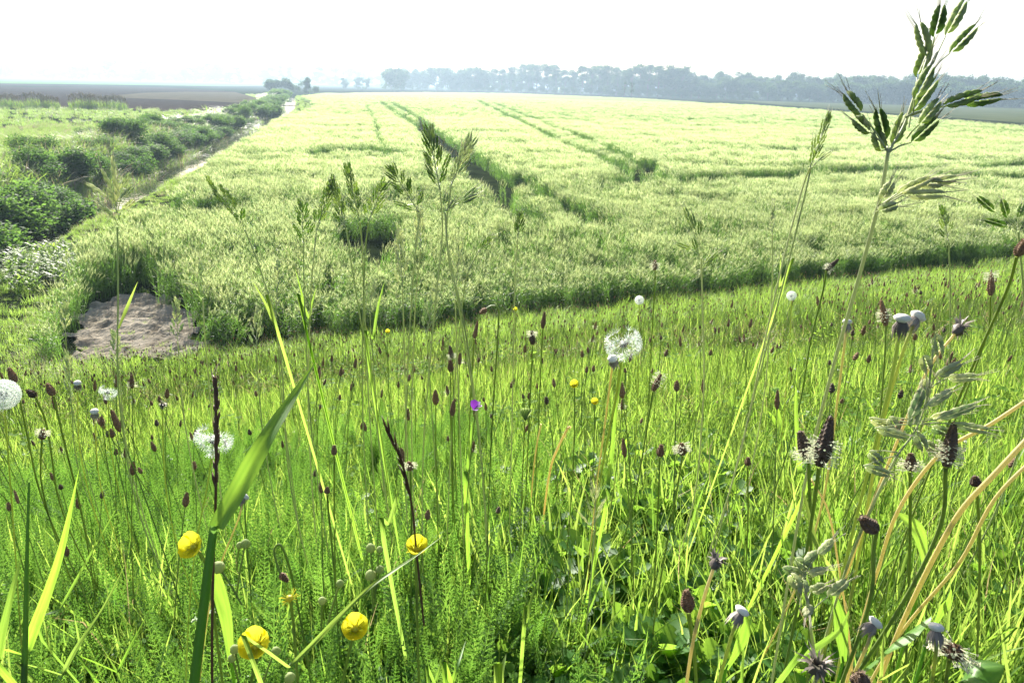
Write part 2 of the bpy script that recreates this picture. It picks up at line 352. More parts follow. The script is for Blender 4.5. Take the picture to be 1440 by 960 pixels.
# ------------------------------------------------------------ blade helpers
def arc(p0, L, az, lean, droop, n=5):
    """points of a blade that starts leaning by `lean` and bends further by `droop`"""
    p = np.array(p0, float); out = [p.copy()]
    for i in range(n):
        t = (i + .5) / n; an = lean + droop * t * t
        p = p + np.array([math.sin(az) * math.sin(an), math.cos(az) * math.sin(an), math.cos(an)]) * (L / n); out.append(p.copy())
    return out
def taper(n, w, base=.6):
    return [w * (base + (1 - base) * min(1, 3 * i / n)) * (1 - (i / n) ** 2.2) if i < n else 0.0 for i in range(n + 1)]
def side_of(az): return np.array([math.cos(az), -math.sin(az), 0])
def blade(mb, p0, L, az, lean, droop, w, a, n=5, m=0, fold=0.0, twist=0.0):
    mb.strip(arc(p0, L, az, lean, droop, n), taper(n, w), side_of(az + twist), a, m, fold, a + .25)
U = random.uniform
# ------------------------------------------------------------ cereal crop
def wheat_variant(n, rad, fine, seed):
    random.seed(seed); mb = MB()
    for i in range(n):
        an = U(0, 6.28); r = rad * math.sqrt(random.random()); x, y = r * math.cos(an), r * math.sin(an)
        az = U(0, 6.28); h = U(.66, .86); a = U(.2, .8)
        ws = .0022 if fine else .004
        st = arc((x, y, 0), h, az, U(0, .08), U(.05, .22), 3)
        mb.strip(st, [ws] * 4, side_of(U(0, 6.28)), a, 0)
        top = st[-1]; az2 = U(0, 6.28)
        for k in range(3 if fine else 2):
            hz = U(.25, .95); p0 = np.array(st[0]) * (1 - hz) + np.array(top) * hz
            mb.strip(arc(p0, U(.14, .26), U(0, 6.28), U(.3, .7), U(.6, 1.9), 3), [.004 if fine else .006, .005 if fine else .007, .0035, 0], side_of(U(0, 6.28)), a, 0)
        e = arc(top, .085, az, U(.1, .4), U(.2, .8), 3)
        if fine: mb.tube(e, [.003, .0055, .0055, .002], 4, a, 1)
        else:
            mb.strip(e, [.003, .0068, .006, .002], side_of(U(0, 6.28)), a, 1); 
        for k in range(7 if fine else 3):
            b = e[random.choice((0, 1, 2, 3))]; d = np.array(e[-1]) - np.array(e[0]); d /= np.linalg.norm(d)
            d = d + np.array([U(-.35, .35), U(-.35, .35), U(-.05, .45)]); d /= np.linalg.norm(d); l = U(.07, .13)
            wv = .0012 if fine else .0032
            mb.strip([b, b + d * l * .5, b + d * l], [wv, wv * .8, 0], side_of(U(0, 6.28)), a, 2)
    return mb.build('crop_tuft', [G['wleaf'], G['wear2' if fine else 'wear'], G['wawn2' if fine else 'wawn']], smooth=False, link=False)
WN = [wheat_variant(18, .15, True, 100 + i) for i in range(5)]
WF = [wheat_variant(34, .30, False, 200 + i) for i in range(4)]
CROP_PX = [(52, 455), (70, 410), (112, 345), (214, 290), (270, 246), (336, 200), (386, 170), (422, 156), (442, 147.5), (437, 141), (424, 136), (452, 131), (520, 130), (600, 129.5), (720, 131), (900, 138), (1100, 151), (1250, 162), (1440, 177), (1700, 197), (2300, 260)]
cp = path_at(CROP_PX, .8)
foot = [(x, (3.45 + .130 * x) / .283 + .3) for x in (60, 30, 15, 5, 0, -4, -6.5)]
CROP = np.vstack([cp, np.array(foot)])
TR = [[(535, 143), (557, 160), (590, 180), (618, 203), (645, 227), (672, 252), (695, 273), (722, 300), (760, 330)],
      [(547, 143), (587, 167), (613, 185), (640, 207), (680, 232), (713, 257), (747, 273), (797, 297), (850, 322)],
      [(672, 142), (713, 163), (747, 180), (780, 197), (827, 215), (863, 232), (890, 250)],
      [(693, 145), (747, 167), (797, 187), (840, 203), (880, 220), (912, 240), (925, 250)]]
TR = [path_at(t, .6) for t in TR]
THIN = [path_at(t, .4) for t in ([(513, 147), (530, 180), (540, 220), (545, 232)], [(770, 160), (850, 182), (960, 205)], [(863, 163), (960, 182), (1060, 200)])]
CROSS = [path_at(t, .3) for t in ([(722, 262), (760, 272), (805, 274), (860, 276), (925, 268), (1050, 262), (1150, 258), (1300, 247), (1460, 240)],
         [(912, 238), (960, 241), (1050, 246), (1120, 246)], [(1010, 213), (1070, 218), (1170, 220)], [(440, 226), (470, 222), (520, 222), (565, 225)],
         [(600, 270), (640, 274), (690, 280)], [(200, 305), (250, 304), (300, 306)], [(1340, 262), (1400, 262), (1450, 258)])]
CLEAR = path_at([(80, 640), (92, 500), (104, 462), (118, 436), (150, 422), (190, 405), (232, 409), (252, 430), (287, 440), (300, 500), (310, 640)], 0)
HOLE = path_at([(452, 402), (470, 350), (515, 336), (562, 346), (576, 400), (515, 412)], .0)
def crop_filter(x, y, half):
    k = inside(x, y, CROP) & ~inside(x + .9 * (vnoise(x, y, .6, 17) - .5), y + 1.1 * (vnoise(x, y, .55, 18) - .5), CLEAR) & ~inside(x, y, HOLE)
    for t in TR: k &= dist_line(x, y, t)[0] > np.where(np.hypot(x, y) < 42, .42, np.where(np.hypot(x, y) < 60, .38, .34)) + half
    for t in CROSS: k &= dist_line(x, y, t)[0] > (.8 + half) * (.35 + 1.4 * vnoise(x, y, 1.7, 5))
    for t in THIN: k &= dist_line(x, y, t)[0] > .16 + half * .5
    return k
def crop_scale(x, y):
    n = vnoise(x, y * 1.8, 5.5, 21) * .5 + vnoise(x, y * 1.6, 1.7, 22) * .5
    return .72 + .52 * n
def crop_points(n, r0, r1, half):
    x, y = wedge(n, r0, r1, 45); r = np.hypot(x, y); k = rng.uniform(0, 1, n) < np.where(half == .12, np.clip((48 - r) / 22, 0, 1), 1) * np.where(half == .22, np.clip((r - 22) / 20, 0, 1), 1); x, y = x[k], y[k]; k = crop_filter(x, y, half); x, y = x[k], y[k]
    low = vnoise(x, y * 1.7, 1.1, 31) < .12            # thin spots
    x, y = x[~low], y[~low]
    return x, y
x1, y1 = crop_points(35000, 9, 47, .12)
z1 = H(x1, y1); s = crop_scale(x1, y1) * rng.uniform(.9, 1.08, len(x1)) * np.clip(.62 + .38 * (y1 - (3.45 + .13 * x1) / .283 - .3) / 2.2, .62, 1)
scatter('cereal_crop', np.stack([x1, y1, z1 - .01], -1), rng.integers(0, 5, len(x1)), rng.uniform(-1, 1, len(x1)), np.stack([s * 0 + 1, s * 0 + 1, s], -1), WN, (rng.normal(0, .07, len(x1)) + .7 * (vnoise(x1, y1, 2.3, 91) - .5), rng.normal(0, .07, len(x1)) + .7 * (vnoise(x1, y1, 2.1, 92) - .5)))
x1, y1 = crop_points(38000, 23, 85, .22); x2, y2 = crop_points(46000, 85, 230, .26)
b2 = np.concatenate([np.ones(len(x1)), np.full(len(x2), 1.35)]); x1 = np.concatenate([x1, x2]); y1 = np.concatenate([y1, y2])
z1 = H(x1, y1); s = crop_scale(x1, y1) * rng.uniform(.9, 1.08, len(x1))
scatter('distant_cereal_crop', np.stack([x1, y1, z1 - .01], -1), rng.integers(0, 4, len(x1)), rng.uniform(-1, 1, len(x1)), np.stack([b2, b2, s], -1), WF, (rng.normal(0, .05, len(x1)) + .6 * (vnoise(x1, y1, 4, 93) - .5), rng.normal(0, .05, len(x1)) + .6 * (vnoise(x1, y1, 3.5, 94) - .5)))
# closed canopy of the crop far out, where single plants no longer show
gxc = np.unique(np.concatenate([np.arange(-60, 60, 1.5), np.arange(60, 400, 5), np.arange(-160, -60, 4)])); gyc = np.unique(np.concatenate([np.arange(55, 200, 1.5), np.arange(200, 640, 6)]))
CROPF = inside
def canopy_z(x, y):
    z = (.50 + .1 * (vnoise(x, y, 4, 41) - .5)) * np.ones_like(x)
    fade = np.clip((np.hypot(x, y) - 170) / 90, 0, 1); return z + .28 * fade
gm = leafmat('crop_canopy', (.30, .34, .14), (.46, .48, .26), (.66, .70, .34), .45, rough=.9, spec=.05, noise=.5, nscale=1.5)  # pale base colour carries the whitish glare over the far crop
tag(grid_obj('crop_canopy', gxc, gyc, canopy_z, gm, lambda x, y: crop_filter(x, y, 1.1) & (np.hypot(x, y) > 75)), kind='stuff')

# ------------------------------------------------------------ banks and rough grass left of the ditch
def bank_variant(n, rad, h, seed, dry=.15, w=.006):
    random.seed(seed); mb = MB()
    for i in range(n):
        an = U(0, 6.28); r = rad * math.sqrt(random.random()); hL = h * U(.45, 1.1)
        blade(mb, (r * math.cos(an), r * math.sin(an), 0), hL, U(0, 6.28), U(0, .45), U(.2, 1.6), w * U(.7, 1.3), U(0, 1), 4, 1 if random.random() < dry else 0)
    return mb.build('bank_tuft', [G['bank'], G['bankdry']], smooth=False, link=False)
BK = [bank_variant(70, .28, .55, 300), bank_variant(70, .3, .7, 301, .3), bank_variant(60, .3, .4, 302, .02, .009), bank_variant(60, .3, .5, 303, .95)]
def not_crop(x, y, m=.2): return ~(inside(x, y, CROP))
def bank_points(n, r0, r1, bigger):
    x, y = wedge(n, r0, r1, 47)
    d, sd_ = dist_line(x, y, DITCH)
    s0 = 3.45 - .283 * y + .130 * x
    k = not_crop(x, y) & (d > np.where(sd_ > 0, .35 + .8 * vnoise(x, y, 1.1, 57), .6 + .8 * vnoise(x, y, 1.3, 58))) & (s0 < .35) & ~inside(x, y, PLOUGH) & ~inside(x, y, BARE) & (x < 0) & (d < 75) & (x < y * .2)
    x, y, d, sd_ = x[k], y[k], d[k], sd_[k]
    face = (sd_ > 0) & (d < 6)
    dry = vnoise(x, y, 2.5, 51) - .07 + .35 * rng.uniform(0, 1, len(x))
    idx = np.where(dry > np.where(face, 1.15, 1.0), 3, np.where(rng.uniform(0, 1, len(x)) < .5, 2, rng.integers(0, 2, len(x))))
    idx = np.where(~face & (dry < .93), 2 - (rng.uniform(0, 1, len(x)) < .3), idx)
    idx = np.where((idx == 3) & (r0 > 40), 1, idx)
    s = np.where(face, 1.5, np.where(sd_ < 0, .33, .42)) * (0.35 + 1.25 * vnoise(x, y, 1.6, 52)) * bigger
    return x, y, idx, s
parts_ = [bank_points(14000, 8, 30, 1.0), bank_points(34000, 30, 75, 1.5), bank_points(30000, 75, 240, 3.0)]
X_, Y_, I_, S_ = [np.concatenate([q[i] for q in parts_]) for i in range(4)]
S3 = np.stack([S_, S_, np.minimum(S_, .9 + .6 * (np.hypot(X_, Y_) < 60))], -1)
scatter('bank_grass', np.stack([X_, Y_, H(X_, Y_) - .02], -1), I_, rng.uniform(0, 6.28, len(X_)), S3, BK, (rng.normal(0, .15, len(X_)), rng.normal(0, .15, len(X_))))

# ------------------------------------------------------------ leafy crowns (shrubs, trees)
def crown_mesh(mb, blobs, n, size, seed, m=0):
    random.seed(seed); vol = [b[3] * b[4] * b[5] for b in blobs]; tot = sum(vol)
    for b, v_ in zip(blobs, vol):
        for i in range(int(n * v_ / tot)):
            d = np.random.RandomState(random.randint(0, 2 ** 31 - 1)).normal(size=3); d /= np.linalg.norm(d)
            rr = (random.random() ** .45) * U(.8, 1.08); p = np.array(b[:3]) + d * rr * np.array(b[3:6])
            if p[2] < .02: continue
            s = size * U(.6, 1.3); t1 = np.array([U(-1, 1), U(-1, 1), U(-.6, .6)]); t1 /= np.linalg.norm(t1); t2 = np.cross(t1, d + np.array([U(-.7, .7)] * 3)); t2 /= np.linalg.norm(t2) + 1e-9
            a = U(0, 1)
            q = [mb.v(p + t1 * s, a), mb.v(p + t2 * s * .55, a), mb.v(p - t1 * s, a), mb.v(p - t2 * s * .55 + d * s * .3, a)]
            mb.f(q, m)
def shrub(seed, cell=.07, n=2600):
    random.seed(seed); t = empty('shrub', (0, 0, 0)); mb = MB()
    blobs = [(U(-.5, .5), U(-.5, .5), U(.35, .9), U(.3, .55), U(.3, .55), U(.3, .5)) for _ in range(8)]
    crown_mesh(mb, blobs, int(n * 4), cell * .5, seed); mb.build('foliage', G['shrub'], t, smooth=False)
    mb = MB()
    for i in range(7):
        az = U(0, 6.28); mb.tube(arc((0, 0, -.1), U(.6, 1.0), az, U(.1, .6), .3, 4), [.02, .016, .012, .008, .003], 5)
    mb.build('branches', G['bark'], t); return t
SH = [shrub(400 + i) for i in range(3)]
shrub_spots = [((87, 262), 1.25, 'dark green shrub with upright outline on the ditch bank, nearest the left edge'),
 ((62, 245), .9, 'small dark shrub at the top of the ditch bank'), ((183, 218), 1.25, 'dark rounded shrub halfway along the ditch bank'),
 ((196, 236), 1.1, 'low dark shrub hanging over the water halfway along the bank'), ((205, 200), .9, 'shrub on the bank crest behind the rounded one'),
 ((140, 208), .8, 'small shrub on the grassy crest left of the rounded shrub'), ((228, 195), 1.0, 'shrub with pinkish dry grass around it on the bank crest'),
 ((250, 213), 1.1, 'shrub leaning down to the narrow water'), ((30, 300), 1.5, 'large bushy growth on the ditch bank at the left edge'),
 ((72, 305), 1.3, 'bushy growth above the dark water near the left edge'), ((283, 196), 1.1, 'green shrub on the far half of the ditch bank'),
 ((310, 184), 1.1, 'shrub on the bank where the water narrows'), ((345, 171), 1.3, 'shrub near the bend of the ditch'), ((372, 163), 1.5, 'shrub at the bend of the ditch'),
 ((392, 161), 1.8, 'rounded light green shrub beside the open water'), ((-30, 330), 1.6, 'bush at the left picture edge above the dark water'), ((128, 250), 1.0, 'leafy shrub low on the bank left of the rounded one')]
for i, ((px, py), s, lab) in enumerate(shrub_spots):
    q = at(px - 9, py, -.3); o = SH[i] if i < 3 else dup(SH[i % 3], (0, 0, 0))
    o.location = (q[0], q[1], hh(q[0], q[1]) - .1); o.rotation_euler = (0, 0, i * 1.3); s *= 1.45; o.scale = (s, s, s * .8)
    tag(o, lab, 'shrub', 'shrubs along the ditch bank')
cum = np.concatenate([[0], np.cumsum(np.linalg.norm(np.diff(DITCH[:11], axis=0), axis=1))]); random.seed(12)
dd = cum[2] - 2
while dd < cum[10] - 6:
    k = int(np.searchsorted(cum, dd)) - 1; t_ = (dd - cum[k]) / (cum[k + 1] - cum[k]); p = DITCH[k] * (1 - t_) + DITCH[k + 1] * t_; u_ = (DITCH[k + 1] - DITCH[k]) / (cum[k + 1] - cum[k])
    for off in ((2.4, 3.9) if dd < 60 else (2.6,)):
        o = dup(SH[random.randint(0, 2)], (0, 0, 0)); q = p + np.array([-u_[1], u_[0]]) * (off + U(-.4, .4)) + u_ * U(-.6, .6); s = U(.75, 1.25) * (1 if off < 3 else .8) * (1 + dd / 160)
        o.location = (q[0], q[1], hh(q[0], q[1]) - .15); o.rotation_euler = (0, 0, U(0, 6)); o.scale = (s * 1.3, s * 1.3, s * U(.6, .85)); tag(o, 'low green shrub merging with its neighbours in the bushy strip along the ditch water', 'shrub', 'low shrubs of the bushy strip along the ditch')
    dd += U(1.6, 2.4) * (1 + dd / 90)
def reed(seed):
    random.seed(seed); t = empty('reed_clump', (0, 0, 0)); mb = MB()
    for i in range(420):
        an = U(0, 6.28); r = 1.0 * math.sqrt(random.random())
        blade(mb, (r * math.cos(an) * 1.6, r * math.sin(an) * .7, 0), U(.8, 1.5) * (1 - .3 * r), U(0, 6.28), U(0, .3), U(.2, .9), .016, U(0, 1), 4, 0)
    mb.build('leaves', G['bank'], t, smooth=False); mb = MB()
    for i in range(120):
        an = U(0, 6.28); r = math.sqrt(random.random()); x, y = r * math.cos(an) * 1.6, r * math.sin(an) * .7; h = U(1.2, 1.6) * (1 - .25 * r)
        mb.tube([(x, y, 0), (x, y, h), (x + U(-.1, .1), y, h + .15), (x + U(-.1, .1), y, h + .3)], [.006, .006, .03, 0], 4)
    mb.build('seed_heads', G['bankdry'], t, smooth=False); return t
RC = reed(500)
for i, (px, s, lab) in enumerate([(12, 1.0, 'reed clump at the left edge between green meadow and ploughed field'), (50, 1.1, 'reed clump, second from the left edge before the ploughed field'),
        (72, .9, 'low reed clump touching its neighbour before the ploughed field'), (118, 1.15, 'wide reed clump in the middle of the row before the ploughed field'), (134, 1.1, 'reed clump joined to the wide one before the ploughed field'), (163, 1.05, 'rightmost reed clump of the row before the ploughed field')]):
    q = at(px, 152 + px * .02, 0); o = RC if i == 0 else dup(RC, (0, 0, 0)); o.location = (q[0], q[1], 0); o.rotation_euler = (0, 0, [0, .2, -.3, .1, .4, -.1][i]); o.scale = (s * 1.0, s * 1.2, s * 1.15)
    tag(o, lab, 'reeds', 'reed clumps before the ploughed field')
# cow parsley by the ditch
def parsley(seed):
    random.seed(seed); t = empty('cow_parsley', (0, 0, 0)); st = MB(); fl = MB(); lf = MB()
    for k in range(7):
        az = U(0, 6.28); s_ = arc((U(-.15, .15), U(-.15, .15), 0), U(.38, .6), az, U(.05, .3), .3, 5); st.tube(s_, [.006] * 5 + [.003], 4)
        c = s_[-1]
        fl = MB()
        for j in range(9):
            a2 = j * .7; e = c + np.array([math.cos(a2), math.sin(a2), .6]) * U(.02, .06); st.tube([c, e], [.0015, .001], 3)
            for q in range(7):
                p = e + np.array([U(-.012, .012), U(-.012, .012), U(-.003, .006)]); fl.strip([p - [0.004, 0, 0], p, p + [0.004, 0, 0]], [.001, .0035, .001], (0, 1, U(-.5, 1)), U(0, 1))
        fl.build('umbel', G['white'], t, smooth=False)
        for j in range(10):
            b = s_[1 + j % 4]; blade(lf, b, U(.1, .3), U(0, 6.28), U(.6, 1.1), .8, U(.012, .03), U(0, 1), 4)
    st.build('stems', G['pstem'], t); lf.build('leaves', G['bank'], t, smooth=False); return t
CPs = [parsley(600), parsley(601)]
for i in range(26):
    px = [30, 60, 85, 105, 50, 20, 70, 95, 40, 8, 110, 78, 0, 25, 55, 88, 120, 100, 15, 66, 35, 92, 45, -10, 118, 74][i] + U(-5, 5); py = [372, 366, 350, 372, 380, 366, 352, 362, 358, 384, 356, 372, 372, 392, 392, 385, 378, 340, 355, 342, 346, 376, 366, 390, 368, 360][i]
    q = at(px, py + 26, -.1); o = CPs[i] if i < 2 else dup(CPs[i % 2], (0, 0, 0)); o.location = (q[0], q[1], hh(q[0], q[1]) - .02); o.rotation_euler = (0, 0, U(0, 6)); s = U(.75, 1.1); o.scale = (s,) * 3
    tag(o, 'white flowering cow parsley plant in the patch between ditch and crop', 'wildflower', 'cow parsley in bloom by the ditch')

# ------------------------------------------------------------ trees
def tree(seed, kind):
    random.seed(seed); t = empty({'wide': 'broadleaf_tree', 'tall': 'tall_tree', 'thin': 'thin_tree', 'bush': 'willow_bush'}[kind], (0, 0, 0)); mb = MB(); tk = MB()
    if kind == 'wide':
        blobs = [(U(-.22, .22), U(-.22, .22), U(.3, .82), U(.13, .2), U(.13, .2), U(.1, .16)) for _ in range(15)] + [(U(-.2, .2), U(-.2, .2), U(.12, .3), .16, .16, .12) for _ in range(4)]; n, sz, th = 3600, .028, .5
    elif kind == 'tall':
        blobs = [(U(-.14, .14), U(-.14, .14), U(.42, .9), U(.09, .17), U(.09, .17), U(.07, .13)) for _ in range(15)]; n, sz, th = 2300, .024, .68
    elif kind == 'thin':
        blobs = [(U(-.13, .13), U(-.1, .1), U(.35, .93), U(.03, .07), U(.03, .07), U(.03, .06)) for _ in range(14)]; n, sz, th = 500, .020, .85
    else:
        blobs = [(U(-.6, .6), U(-.25, .25), U(.25, .72), U(.2, .3), U(.2, .3), U(.18, .28)) for _ in range(14)]; n, sz, th = 3200, .035, .5
    crown_mesh(mb, blobs, n, sz, seed); tk.tube([(0, 0, -.02), (.005, 0, th * .5), (U(-.02, .02), 0, th), (0, 0, .92 if kind == 'thin' else th + .1)], [.018, .013, .009, .002], 6)
    for b in blobs[:9]: tk.tube([(0, 0, th * U(.4, .9)), (b[0] * .5, b[1] * .5, (b[2] + th * .6) / 2), b[:3]], [.006, .004, .0015], 4)
    tk.build('trunk', G['bark'], t); mb.build('crown', G['tree'], t, smooth=False); return t
TP = {k: [tree(700 + 10 * j + i, k) for i in range(c)] for j, (k, c) in enumerate((('wide', 4), ('tall', 3), ('thin', 2), ('bush', 2)))}
used = set()
def put_tree(kind, px, dist, h, lab, group, wide=1.0):
    d = ray(px, 125); d = d / d[1]; x, y = d[0] * dist, dist; pr = random.choice(TP[kind])
    o = pr if pr.name not in used else dup(pr, (0, 0, 0)); used.add(pr.name)
    o.location = (x, y, -.2); o.rotation_euler = (0, 0, U(0, 6.28)); o.scale = (h * wide, h * wide, h); tag(o, lab, 'tree' if kind != 'bush' else 'bush', group)
random.seed(5)
def lerp_dist(px):       # the wood's edge comes closer to the right
    return np.interp(px, [560, 950, 1440, 1700], [600, 440, 372, 330])
px = 950.0
while px < 1530:
    d = float(lerp_dist(px)); put_tree('wide', px, d + U(0, 12), U(10.5, 14), 'dark broadleaf tree at the front edge of the wood on the right', 'front trees of the right wood', U(1.0, 1.3)); px += U(9, 14)
px = 945.0
while px < 1530:
    d = float(lerp_dist(px)); put_tree('wide', px, d + U(28, 45), U(15, 18.5), 'taller pale green tree rising behind the front edge of the right wood', 'rear trees of the right wood', U(.8, 1.0)); px += U(9, 15)
px = 560.0
while px < 960:
    d = float(lerp_dist(px)); put_tree('tall' if px > 690 else 'wide', px, d + U(-6, 12), U(16.5, 20.5), 'tall hazy tree with bare lower trunk in the row behind the crop' if px > 690 else 'hazy blue broadleaf tree in the row behind the crop', 'tall trees in the row behind the crop' if px > 690 else 'hazy broadleaf trees behind the crop', U(.9, 1.15)); px += U(9, 15)
px = 640.0
while px < 960:
    d = float(lerp_dist(px)); put_tree('wide', px, d + 40, U(13, 16), 'lower hazy tree filling the gaps behind the tall row', 'lower trees behind the tall row', U(1.1, 1.4)); px += U(9, 15)
px = 640.0
while px < 970:
    d = float(lerp_dist(px)); put_tree('bush', px, d - 14 + U(0, 6), U(5, 8), 'low pale bush under the row of tall trees behind the crop', 'bushes under the tree row', U(.8, 1.0)); px += U(12, 22)
put_tree('wide', 550, 480, 16, 'dense round hazy tree standing alone left of the tree row', None, 1.35)
put_tree('wide', 563, 490, 14, 'lower hazy tree touching the dense round one', None, 1.2)
for px in (483, 506, 517): put_tree('wide', px + U(-3, 3), 520, U(8, 10), 'small faint tree between the bush clump and the round tree', 'small faint trees', 1.1)
px = -60.0
while px < 600:
    put_tree('wide', px, 880 + U(-30, 30), U(11, 15), 'low pale blue tree in the far hedge behind the left fields', 'low trees on the far left horizon', U(1.4, 1.8)); px += U(12, 19)
px = -60.0
while px < 600:
    put_tree('wide' if random.random() < .6 else 'tall', px, 900 + U(-60, 160), U(17, 27), 'pale blue tree on the far horizon behind the left fields', 'trees on the far left horizon', U(1.0, 1.5)); px += U(8, 17)
for px, s, lab in ((381, 5.6, 'dark rounded bush, leftmost of the clump at the far end of the ditch'), (396, 6.2, 'dark bush in the middle of the clump at the far end of the ditch'), (412, 5.8, 'dark bush right of the middle in the clump at the ditch end')):
    put_tree('bush', px, 285 + U(-3, 3), s, lab, 'bush clump at the ditch end', 1.0)
put_tree('wide', 432, 285, 6.5, 'lighter small tree beside the dark bushes at the ditch end', None, .85)
put_tree('bush', 444, 292, 3.2, 'low bush at the right end of the clump by the ditch end', None, 1.0)
q = at(879, 139); put_tree('thin', 878, q[1], 9.0, 'sparse thin tree standing in the crop, left of two', None, .8)
q = at(889, 141); put_tree('thin', 889, q[1], 8.2, 'sparse thin tree standing in the crop, right of two', None, .8)
# ------------------------------------------------------------ plank bridge over the ditch
a = at(392, 149, -.3); b = at(420, 149, -.3)
t = empty('plank_bridge', ((a + b) / 2), 'small dark plank bridge across the bright ditch water far off', 'bridge')
mb = MB(); u = (b - a); u[2] = 0; L_ = np.linalg.norm(u); u /= L_; n_ = np.array([-u[1], u[0], 0])
def boxm(mb, c, hx, hy, hz, u, n_):
    c = np.asarray(c, float); zz = np.array([0, 0, 1.0]); ids = [mb.v(c + u * sx * hx + n_ * sy * hy + zz * sz * hz, .5) for sx in (-1, 1) for sy in (-1, 1) for sz in (-1, 1)]
    for f_ in ((0, 1, 3, 2), (4, 6, 7, 5), (0, 4, 5, 1), (2, 3, 7, 6), (0, 2, 6, 4), (1, 5, 7, 3)): mb.f([ids[k] for k in f_])
boxm(mb, (a + b) / 2, L_ / 2, .5, .06, u, n_); mb.build('deck', G['bark'], t, smooth=False)
for sx in (-.8, .8):
    mb = MB(); boxm(mb, (a + b) / 2 + u * L_ / 2 * sx + np.array([0, 0, -.5]), .08, .4, .5, u, n_); mb.build('support', G['bark'], t, smooth=False)
# ------------------------------------------------------------ meadow on the dike
def tuft(n, rad, h0, h1, w, seed, lean=.35, droop=1.3, seg=5, mats=('grass', 'grassY'), my=.3, fold=0.0):
    random.seed(seed); mb = MB()
    for i in range(n):
        an = U(0, 6.28); r = rad * math.sqrt(random.random())
        blade(mb, (r * math.cos(an), r * math.sin(an), -.01), U(h0, h1), U(0, 6.28), U(0, lean), U(.05, droop), w * U(.6, 1.35), U(0, 1), seg, 1 if random.random() < my else 0, fold, U(-1.5, 1.5))
    return mb.build('grass_tuft', [G[m] for m in mats], smooth=True, link=False)
FINE = [tuft(22, .035, .08, .24, .0014, 800 + i) for i in range(4)]
MEDG = [tuft(12, .04, .12, .32, .0030, 810 + i, .3, 1.0, 6, my=.5, fold=.3) for i in range(4)]
WIDE = [tuft(5, .03, .14, .30, .0048, 820 + i, .3, .9, 7, my=.6, fold=.35) for i in range(3)]
DRY = [tuft(8, .04, .10, .34, .0016, 830 + i, .6, 1.2, 4, ('straw', 'straw')) for i in range(2)]
def stalks(seed):                  # upright thin flowering stalks of the meadow
    random.seed(seed); mb = MB()
    for i in range(7):
        an = U(0, 6.28); r = .05 * math.sqrt(random.random()); mb.tube(arc((r * math.cos(an), r * math.sin(an), 0), U(.18, .34), U(0, 6.28), U(0, .15), U(0, .25), 4), [.0009] * 4 + [.0006], 4, U(0, 1), random.choice((0, 0, 1)))
    return mb.build('stalks', [G['pstem'], G['grassY']], link=False)
STK = [stalks(840 + i) for i in range(3)]
def frond(mb, p0, L, az, lean, droop, a, seg=34):
    pts = arc(p0, L, az, lean, droop, seg); sd_ = side_of(az)
    mb.strip(pts, [.0009 * (1 - i / (seg + 1)) + .0002 for i in range(seg + 1)], sd_, a)
    for i in range(2, seg + 1):
        t = i / seg; wl = .0105 * math.sin(math.pi * min(1, t * .75 + .22)) * (L / .14) * (1 if t < .97 else .5)
        tg = pts[i] - pts[i - 1]; tg /= np.linalg.norm(tg)
        for s in (-1, 1):
            d = sd_ * s + tg * .55 + np.array([U(-.2, .2), U(-.2, .2), U(-.1, .3)]); d /= np.linalg.norm(d)
            e = pts[i] + d * wl; mb.strip([pts[i], pts[i] + d * wl * .5, e], [.0006, .0010, 0], tg, a + U(-.2, .2))
            nn = np.cross(d, tg)
            for q in (.35, .6, .82):
                b = pts[i] + d * wl * q
                for s2 in (-1, 1):
                    e2 = b + (tg * s2 + d * .7 + nn * U(-.6, .9)) * wl * .26; mb.strip([b, e2], [.0011, 0], d, a + U(-.2, .3))
def yarrow(seed):
    random.seed(seed); mb = MB()
    for i in range(5): an = U(0, 6.28); frond(mb, (.02 * math.cos(an), .02 * math.sin(an), 0), U(.17, .30), an, U(.02, .35), U(-.1, .6), U(.1, .8))
    return mb.build('yarrow_fronds', G['yarrow'], smooth=False, link=False)
YAR = [yarrow(850 + i) for i in range(4)]
def veined(mb, q, wd, sd_, a, fold, C_=8):
    n = len(q) - 1; rows = []
    for i, p in enumerate(q):
        tg = q[min(i + 1, n)] - q[max(i - 1, 0)]; s2 = sd_ - tg * (sd_ @ tg) / (tg @ tg + 1e-12); s2 /= np.linalg.norm(s2); nn = np.cross(s2, tg); nn /= np.linalg.norm(nn)
        rows.append([mb.v(p + s2 * wd[i] * (c_ / C_ * 2 - 1) + nn * wd[i] * fold * (abs(c_ / C_ * 2 - 1) + (.10 if c_ % 2 else 0) + .25 * math.sin(i * .9 + c_)), a + (.22 if c_ % 2 else -.22) + (.25 if c_ == C_ // 2 else 0) + .25 * i / n - .1 + U(-.05, .05)) for c_ in range(C_ + 1)] if wd[i] > 1e-6 else [mb.v(p, a)])
    for r1, r2 in zip(rows[:-1], rows[1:]):
        for c_ in range(C_):
            if len(r2) > 1: mb.f((r1[c_], r1[c_ + 1], r2[c_ + 1], r2[c_]))
            else: mb.f((r1[c_], r1[c_ + 1], r2[0]))
def leaflet(mb, p0, L, az, lean, droop, w, a, n=11, tooth=.22, fold=.2):
    pts = arc(p0, L, az, lean, droop, n); wd = []
    for i in range(n + 1):
        t = i / n; b = w * (math.sin(math.pi * min(1.0, t * .62 + .12)) ** .9 if t < .99 else .35) * min(1, t * 3 + .15); wd.append(b * (1 + (tooth if i % 2 else -tooth)))
    wd[-1] = 0; mb.strip(pts, wd, side_of(az), a, 0, fold)
